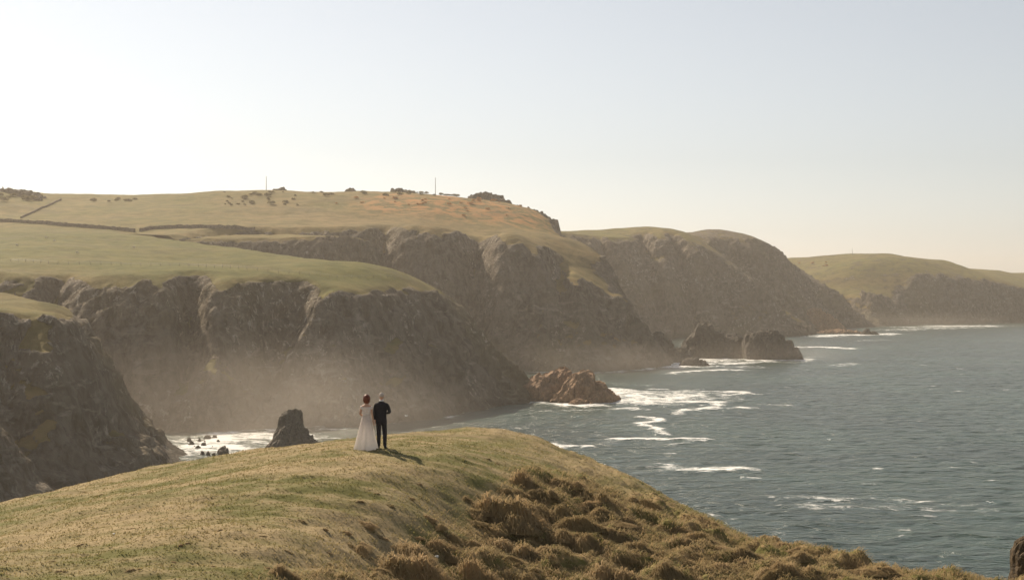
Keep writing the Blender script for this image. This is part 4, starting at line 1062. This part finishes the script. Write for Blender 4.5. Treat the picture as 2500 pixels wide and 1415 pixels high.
LAWN = [(635, 1310, 22), (655, 1390, 30), (780, 1312, 22), (700, 1345, 34), (875, 1225, 30), (880, 1278, 70), (945, 1232, 30), (1020, 1182, 20), (975, 1182, 14), (640, 1285, 24), (730, 1270, 26), (540, 1295, 26), (445, 1335, 28), (330, 1290, 20), (250, 1365, 34), (130, 1370, 30), (70, 1345, 22), (35, 1345, 18), (330, 1395, 36), (460, 1330, 24), (570, 1345, 20), (615, 1330, 22), (420, 1375, 26), (200, 1330, 20), (520, 1385, 26), (790, 1295, 20), (840, 1300, 34), (1210, 1130, 18), (1190, 1122, 14), (248, 1208, 30), (205, 1202, 34), (560, 1250, 20), (1000, 1215, 28), (915, 1208, 20), (600, 1385, 22), (150, 1395, 26), (800, 1350, 30), (760, 1385, 34)]
for u, v, w in LAWN: tussock(u, v, w, 'small lone tuft of rough grass on the smooth turf', 'lone tufts on the smooth turf', 0.75)

# ------------------------------------------------------------------ rock pinnacle at the right edge and a white stone
pn = rock_mesh('rock_pinnacle', [(28, -1.6, 1.8, -1.4, 1.4), (34, -1.0, 1.5, -1.1, 1.1), (38, -.62, 1.2, -.8, .8), (39.8, -.56, 1.0, -.7, .7), (40.3, -.45, .9, -.55, .55), (40.5, -.2, .7, -.3, .3)], M_ROCK_LICHEN, 33, jag=0.6, cell=0.5, ns=48, nl=60)
px_ = P(2508, 1310, 52.6); pn.location = (px_[0], px_[1], px_[2] - 40.45)
tag(pn, 'lichen-brown rock pinnacle cut by the right edge of the frame', 'rock')
M_STONE = simple('white_stone', (0.75, 0.74, 0.70), 0.8, 0.3, 0.1, 20)
for u, v, s, lab in ((1066, 1366, .04, 'white stone lying among the tussocks'), (278, 1307, .022, 'small white stone on the smooth turf')):
    g = on_turf(u, v); bm = bmesh.new(); bmesh.ops.create_icosphere(bm, subdivisions=2, radius=1)
    for q in bm.verts: q.co *= 1 + 0.3 * math.sin(q.co.x * 5 + q.co.y * 3 + q.co.z * 7)
    o = bm_obj('stone', bm, M_STONE); o.scale = (s * 1.3, s, s * .8); o.location = g + Vector((0, 0, s * 2.2)); tag(o, lab, 'stone')

# ------------------------------------------------------------------ gulls
M_GULL = simple('gull_feather', (0.80, 0.80, 0.78), 0.8, 0.2, 0.08, 6)
def gull(u, v, Y, label, span=1.3, rz=0.0):
    root = empty('gull', P(u, v, Y), rz); tag(root, label, 'gull', 'gulls over the water')
    me = skin_mesh([(-.28, 0, 0, .03, .015), (-.12, 0, 0, .075), (.06, 0, .01, .085), (.2, 0, .03, .05), (.27, 0, .04, .05), (.36, 0, .03, .012)], [(0, 1), (1, 2), (2, 3), (3, 4), (4, 5)], 1)
    me.materials.append(M_GULL); b = bpy.data.objects.new('body', me); COL.objects.link(b); b.parent = root
    for s in (-1, 1):
        V = [(.12, 0, .05), (-.1, 0, .05), (.16, s * span * .25, .2), (-.06, s * span * .25, .18), (.05, s * span * .5, .12), (.0, s * span * .5, .12)]
        F = [(0, 1, 3, 2), (2, 3, 5, 4)]
        w = mesh_obj('wing', V, F, M_GULL, root); sd = w.modifiers.new('thick', 'SOLIDIFY'); sd.thickness = .025
gull(991, 1015, 300, 'white gull flying over the sea right of the groom', 1.4, 0.6)
gull(2025, 1073, 330, 'lone white gull over the open sea at right', 1.5, 2.2)
gull(2417, 1226, 250, 'white gull low over the sea near the right edge', 1.5, 1.0)

# ------------------------------------------------------------------ the couple
M_SKIN = simple('skin', (0.52, 0.31, 0.22), 0.6, 0.35, 0.06, 14)
M_SUIT = simple('suit_cloth', (0.022, 0.021, 0.026), 0.85, 0.25, 0.2, 30, 0.3)
M_SHOE = simple('black_leather', (0.012, 0.011, 0.011), 0.35, 0.5)
M_SHIRT = simple('white_shirt', (0.78, 0.77, 0.75), 0.8, 0.2)
M_GREY = simple('cropped_grey_hair', (0.46, 0.40, 0.36), 0.8, 0.2, 0.15, 40)
M_RED = simple('auburn_hair', (0.135, 0.030, 0.013), 0.5, 0.4, 0.45, 30, 0.6)
M_DRESS = simple('ivory_tulle', (0.90, 0.86, 0.82), 0.85, 0.15, 0.03, 12, 0.2, 0.55)
def lace():
    m = N('ivory_lace'); p = m.pos(kind='obj')
    v = m.ramp(m.voro(p, 34, 'DISTANCE_TO_EDGE'), 0.05, 0.16)
    c = m.mix(m.math('MULTIPLY', v, 0.55), (0.78, 0.73, 0.69), (0.60, 0.42, 0.34))
    return m.finish(m.principled(c, 0.85, m.bump(v, 0.4, 0.01), 0.15))
M_LACE = lace()
def skin_part(name, V, E, mat, parent, sub=2, root=0, extra=None):
    me = skin_mesh(V, E, sub, root)
    if extra:
        bm = bmesh.new(); bm.from_mesh(me); extra(bm); bm.to_mesh(me); bm.free()
    me.polygons.foreach_set('use_smooth', np.ones(len(me.polygons), bool))
    me.materials.append(mat); o = bpy.data.objects.new(name, me); COL.objects.link(o); o.parent = parent; return o
def head_extra(c, h, rz):
    def f(bm):
        M = Matrix.Translation(c) @ Matrix.Rotation(rz, 4, 'Z')
        r = bmesh.ops.create_uvsphere(bm, u_segments=24, v_segments=16, radius=1.0)
        for v in r['verts']:
            x, y, z = v.co
            w = 0.078 * (1 - 0.18 * max(0, -z)); d = 0.098
            yy = y * d + (0.012 if (y > 0.6 and z < -0.3) else 0)
            if y > 0.85 and -0.35 < z < 0.15 and abs(x) < 0.3: yy += 0.024 * (1 - abs(z + .15) / .3)      # nose
            if y > 0.7 and 0.02 < z < 0.25 and 0.2 < abs(x) < 0.55: yy -= 0.010                            # eye sockets
            if y > 0.7 and -0.62 < z < -0.45 and abs(x) < 0.4: yy += 0.006                                 # mouth
            v.co = M @ Vector((x * w, yy, z * h / 2))
        for s in (-1, 1):
            bmesh.ops.create_icosphere(bm, subdivisions=2, radius=1, matrix=M @ Matrix.Translation((s * .081, -.005, -.005)) @ Matrix.Diagonal((.012, .020, .032, 1)))
    return f
def hand(V, E, wrist_i, p, d, side, curl):
    """palm and five unequal curled fingers from wrist vertex; d down the arm, side across the palm"""
    d = Vector(d).normalized(); side = Vector(side).normalized(); n = d.cross(side)
    p = Vector(p); palm = p + d * .075
    k = len(V); V.append((*palm, .030, .016)); E.append((wrist_i, k))
    for i, (off, L) in enumerate(((-.030, .062), (-.010, .074), (.010, .078), (.028, .068))):
        a = palm + side * off + d * .02; b = a + d * L * .5 + n * curl * .01; c = b + d * L * .4 + n * curl * .035
        q = len(V); V += [(*a, .010), (*b, .009), (*c, .007)]; E += [(k, q), (q, q + 1), (q + 1, q + 2)]
    t = p + d * .03 + side * -.036; q = len(V); t2 = t + d * .035 + side * -.016 + n * curl * .012; V += [(*t, .011), (*t2, .009)]; E += [(k, q), (q, q + 1)]

def groom(loc):
    root = empty('person', loc); tag(root, 'person in a dark suit with cropped grey hair standing with back turned', 'person', 'couple on the headland')
    # body: pelvis, spine, neck, legs, arms; left arm hangs to hold the partner's hand, right elbow bent
    V = [(0, 0, .96, .11, .09), (0, 0, 1.12, .10, .085), (0, 0, 1.32, .11, .085), (0, -.01, 1.43, .08, .06), (0, 0, 1.53, .055), (0, .01, 1.60, .055)]
    E = [(0, 1), (1, 2), (2, 3), (3, 4), (4, 5)]
    def arm(s, sh, el, wr):
        k = len(V); V.extend([(sh[0] * .92, sh[1], sh[2] - .03, .045), (*el, .040), (*wr, .028)]); E.extend([(3, k), (k, k + 1), (k + 1, k + 2)]); return k + 2
    aL = ((-.19, 0, 1.43), (-.215, -.03, 1.15), (-.20, .03, .91)); aR = ((.19, 0, 1.43), (.275, -.03, 1.17), (.14, .16, 1.12))
    i = arm(-1, *aL); hand(V, E, i, aL[2], (.03, .05, -1), (0, 1, 0), -1)
    j = arm(1, *aR); hand(V, E, j, aR[2], (-.9, .35, .1), (0, .2, 1), 1)
    legs = {}
    for s, fx in ((-1, -.085), (1, .115)):
        k = len(V); V.extend([(s * .085, 0, .88, .085), (fx * .95, .01, .49, .058), (fx, -.02, .09, .038), (fx * 1.05 + s * .01, .14, .035, .034, .03)]); E.extend([(0, k), (k, k + 1), (k + 1, k + 2), (k + 2, k + 3)])
        legs[s] = fx
    skin_part('body', V, E, M_SKIN, root, 2, 0, head_extra((.004, .02, 1.69), .225, R(-14)))
    # jacket: lofted torso with skirts, sleeves grown from the shoulders
    rings = [(.80, .178, .125, 0), (.86, .182, .128, 0), (.96, .172, .122, 0), (1.08, .162, .112, 0), (1.20, .178, .118, -.005), (1.32, .198, .122, -.01), (1.40, .205, .112, -.015), (1.455, .170, .092, -.015), (1.495, .105, .074, -.012), (1.53, .072, .066, -.005)]
    def torso(bm):
        rows = []
        for z, rx, ry, oy in rings: rows.append([bm.verts.new((rx * math.cos(2 * math.pi * j / 28), oy + ry * math.sin(2 * math.pi * j / 28), z)) for j in range(28)])
        for r0, r1 in zip(rows[:-1], rows[1:]):
            for j in range(28): bm.faces.new((r0[j], r0[(j + 1) % 28], r1[(j + 1) % 28], r1[j]))
        bm.faces.new(rows[0][::-1])
    JV = [(0, -.01, 1.41, .09, .075)]; JE = []
    for sh, el, wr in (aL, aR):
        k = len(JV); JV += [(sh[0] * .98, sh[1] - .005, sh[2] - .015, .076), ((sh[0] + el[0]) / 2, (sh[1] + el[1]) / 2, (sh[2] + el[2]) / 2, .066), (*el, .058), (wr[0] * .97 + el[0] * .03, wr[1], wr[2] + .01, .045)]; JE += [(0, k), (k, k + 1), (k + 1, k + 2), (k + 2, k + 3)]
    skin_part('jacket', JV, JE, M_SUIT, root, 2, 0, torso)
    TV = [(0, 0, .93, .155, .115)]; TE = []
    for s, fx in legs.items():
        k = len(TV); TV += [(s * .088, 0, .82, .098), (fx * .97, .01, .48, .076), (fx, -.012, .12, .062), (fx, -.005, .06, .064)]; TE += [(0, k), (k, k + 1), (k + 1, k + 2), (k + 2, k + 3)]
    skin_part('trousers', TV, TE, M_SUIT, root, 2, 0)
    for s, fx in legs.items():
        skin_part('shoe', [(fx, -.05, .05, .046, .05), (fx + s * .01, .05, .045, .05, .045), (fx + s * .025, .16, .032, .045, .03), (fx + s * .03, .22, .03, .03, .022)], [(0, 1), (1, 2), (2, 3)], M_SHOE, root, 2, 0)
    bm = bmesh.new(); bmesh.ops.create_cone(bm, cap_ends=False, segments=20, radius1=.075, radius2=.066, depth=.055, matrix=Matrix.Translation((0, -.005, 1.545)) @ Matrix.Rotation(R(8), 4, 'X') @ Matrix.Diagonal((1, .95, 1, 1)))
    c = bm_obj('shirt_collar', bm, M_SHIRT, root); sd = c.modifiers.new('t', 'SOLIDIFY'); sd.thickness = .008
    # cropped hair: a thin cap over the back of the skull
    bm = bmesh.new(); bmesh.ops.create_uvsphere(bm, u_segments=24, v_segments=16, radius=1.0)
    bmesh.ops.delete(bm, geom=[v for v in bm.verts if v.co.z < -.35 or v.co.y > .45 - .3 * v.co.z], context='VERTS')
    for v in bm.verts: v.co = (v.co.x * .083, v.co.y * .103, v.co.z * .118)
    h = bm_obj('hair', bm, M_GREY, root); h.location = (.004, .02, 1.692); h.rotation_euler = (0, 0, R(-14))
    return root
def bride(loc):
    root = empty('person', loc); tag(root, 'person in a long ivory lace dress with auburn bob standing with back turned', 'person', 'couple on the headland')
    V = [(0, 0, .95, .15, .11), (0, 0, 1.08, .105, .085), (0, 0, 1.25, .125, .09), (0, -.01, 1.37, .085, .065), (0, 0, 1.44, .046), (.005, .01, 1.52, .045)]
    E = [(0, 1), (1, 2), (2, 3), (3, 4), (4, 5)]
    aL = ((-.155, 0, 1.34), (-.205, -.02, 1.10), (-.10, .16, 1.02)); aR = ((.150, 0, 1.34), (.185, -.04, 1.10), (.215, .03, .90))
    for (sh, el, wr), dd, sd, cu in ((aL, (.7, .6, .05), (0, .2, 1), 1), (aR, (.05, .05, -1), (0, 1, 0), 1)):
        k = len(V); V += [(*sh, .045), (*el, .034), (*wr, .024)]; E += [(3, k), (k, k + 1), (k + 1, k + 2)]
        hand(V, E, k + 2, wr, dd, sd, cu)
    for s in (-1, 1):
        k = len(V); V += [(s * .09, 0, .82, .085), (s * .085, 0, .46, .052), (s * .085, -.02, .10, .034), (s * .09, .12, .03, .03)]; E += [(0, k), (k, k + 1), (k + 1, k + 2), (k + 2, k + 3)]
    skin_part('body', V, E, M_SKIN, root, 2, 0, head_extra((.008, .02, 1.605), .215, R(-12)))
    # bodice with cap sleeves
    BV = [(0, 0, 1.07, .118, .094), (0, -.003, 1.22, .140, .102), (0, -.010, 1.33, .125, .085)]; BE = [(0, 1), (1, 2)]
    for (sh, el, wr) in (aL, aR):
        k = len(BV); BV += [(sh[0], sh[1], sh[2] - .01, .062), (sh[0] * .55 + el[0] * .45, (sh[1] + el[1]) / 2, sh[2] * .55 + el[2] * .45, .052)]; BE += [(2, k), (k, k + 1)]
    skin_part('bodice', BV, BE, M_LACE, root, 2, 1)
    # long A-line skirt with soft folds reaching the turf
    ns, nl = 84, 22; V = []; F = []
    prof = [(1.10, .118, .094), (1.04, .128, .104), (.92, .165, .138), (.70, .215, .190), (.40, .285, .260), (.15, .345, .320), (.02, .372, .350), (-.03, .378, .356)]
    pz = np.array([p[0] for p in prof])[::-1]; rx = np.array([p[1] for p in prof])[::-1]; ry = np.array([p[2] for p in prof])[::-1]
    for i in range(nl):
        z = 1.10 + (-.03 - 1.10) * i / (nl - 1); a_ = np.interp(z, pz, rx); b_ = np.interp(z, pz, ry); t = i / (nl - 1)
        for j in range(ns):
            th = 2 * math.pi * j / ns
            fold = 1 + t * (.075 * math.sin(9 * th + 1.2 * t) + .045 * math.sin(14 * th + 2 + t) + .03 * math.sin(5 * th))
            V.append((a_ * fold * math.cos(th) - .015 * t, b_ * fold * math.sin(th) - .03 * t, z + .012 * math.sin(6 * th) * t))
    for i in range(nl - 1):
        for j in range(ns): F.append((i * ns + j, i * ns + (j + 1) % ns, (i + 1) * ns + (j + 1) % ns, (i + 1) * ns + j))
    mesh_obj('skirt', V, F, M_DRESS, root)
    bm = bmesh.new(); bmesh.ops.create_cone(bm, cap_ends=False, segments=28, radius1=.124, radius2=.120, depth=.035, matrix=Matrix.Translation((0, 0, 1.085)) @ Matrix.Diagonal((1.02, .83, 1, 1)))
    c = bm_obj('waistband', bm, M_LACE, root); sd = c.modifiers.new('t', 'SOLIDIFY'); sd.thickness = .006; sd.offset = 1
    # wavy bob falling to the nape
    bm = bmesh.new(); bmesh.ops.create_uvsphere(bm, u_segments=40, v_segments=26, radius=1.0)
    bmesh.ops.delete(bm, geom=[v for v in bm.verts if v.co.y > .50 and v.co.z < .45], context='VERTS')
    for v in bm.verts:
        x, y, z = v.co; th = math.atan2(y, x)
        w = .112 + .026 * max(0, -z); wave = 1 + .07 * math.sin(13 * th + 5 * z) * (0.4 + .6 * max(0, .4 - z)) + .04 * math.sin(7 * th - 9 * z)
        zz = z * .128 if z > 0 else z * .185
        v.co = (x * w * wave, y * .118 * wave - .01 * max(0, -z), zz)
    h = bm_obj('hair', bm, M_RED, root); h.location = (.004, .012, 1.615); h.rotation_euler = (0, 0, R(-12)); sd = h.modifiers.new('t', 'SOLIDIFY'); sd.thickness = .012
    return root
gm = on_turf(931, 1093, 40, 50, 2000); gm.z = float(fg_z(np.array([gm.x]), np.array([gm.y]))[0])
gr = groom((gm.x, gm.y, gm.z - .01))
bx_, by_ = gm.x - .475, gm.y - .05
br = bride((bx_, by_, float(fg_z(np.array([bx_]), np.array([by_]))[0]) - .0))

# ------------------------------------------------------------------ haze and spray
def volume_mat(name, dens, color, g):
    m = N(name); v = m.n('ShaderNodeVolumePrincipled'); v.inputs['Color'].default_value = (*color, 1); v.inputs['Density'].default_value = dens; v.inputs['Anisotropy'].default_value = g
    m.t.links.new(v.outputs[0], m.out.inputs['Volume']); return m.m
HB = 5900.0
bm = bmesh.new(); bmesh.ops.create_cube(bm, size=1.0, matrix=Matrix.Translation((0, 0, (150 - 8) / 2)) @ Matrix.Diagonal((2 * HB, 2 * HB, 158, 1)))
hz = bm_obj('haze', bm, volume_mat('haze_air', 0.00013, (0.98, 0.895, 0.79), 0.5), smooth=False)  # sea haze, also added to lift the blacks as lens glare does
tag(hz, 'thin warm sea haze along the coast, lens glare included', 'haze', kind='stuff')

def spray(name, loc, rad, dens, label):
    """drifting salt spray: a soft cloud, thinning to nothing at its rim"""
    bm = bmesh.new(); bmesh.ops.create_icosphere(bm, subdivisions=3, radius=1.0)
    m = N(name + '_air'); tc = m.n('ShaderNodeTexCoord').outputs['Object']
    ln = m.n('ShaderNodeVectorMath', operation='LENGTH'); m.put(ln.inputs[0], tc)
    soft = m.math('POWER', m.math('SUBTRACT', 1.0, m.math('MULTIPLY', ln.outputs['Value'], ln.outputs['Value']), clamp=True), 1.4)
    nz = m.ramp(m.noise(tc, 1.7, 2), 0.3, 0.75)
    d = m.math('MULTIPLY', m.math('MULTIPLY', soft, m.math('ADD', 0.45, nz)), dens)
    v = m.n('ShaderNodeVolumePrincipled'); v.inputs['Color'].default_value = (0.98, 0.88, 0.77, 1); v.inputs['Anisotropy'].default_value = 0.4
    m.put(v.inputs['Density'], d); m.t.links.new(v.outputs[0], m.out.inputs['Volume'])
    o = bm_obj(name, bm, m.m); o.location = loc; o.scale = rad
    return tag(o, label, 'spray', kind='stuff')
spray('sea_spray', (-80, 455, 4), (82, 48, 34), 0.0050, 'salt spray drifting up from the cove')
spray('sea_spray', (48, 772, 4), (75, 34, 18), 0.0040, 'salt spray at the foot of the tall cliff')
spray('sea_spray', (165, 905, 3), (60, 34, 13), 0.0045, 'salt spray behind the dark islets')
spray('sea_spray', (440, 1600, 3), (190, 70, 18), 0.0014, 'salt spray along the far cliff feet')
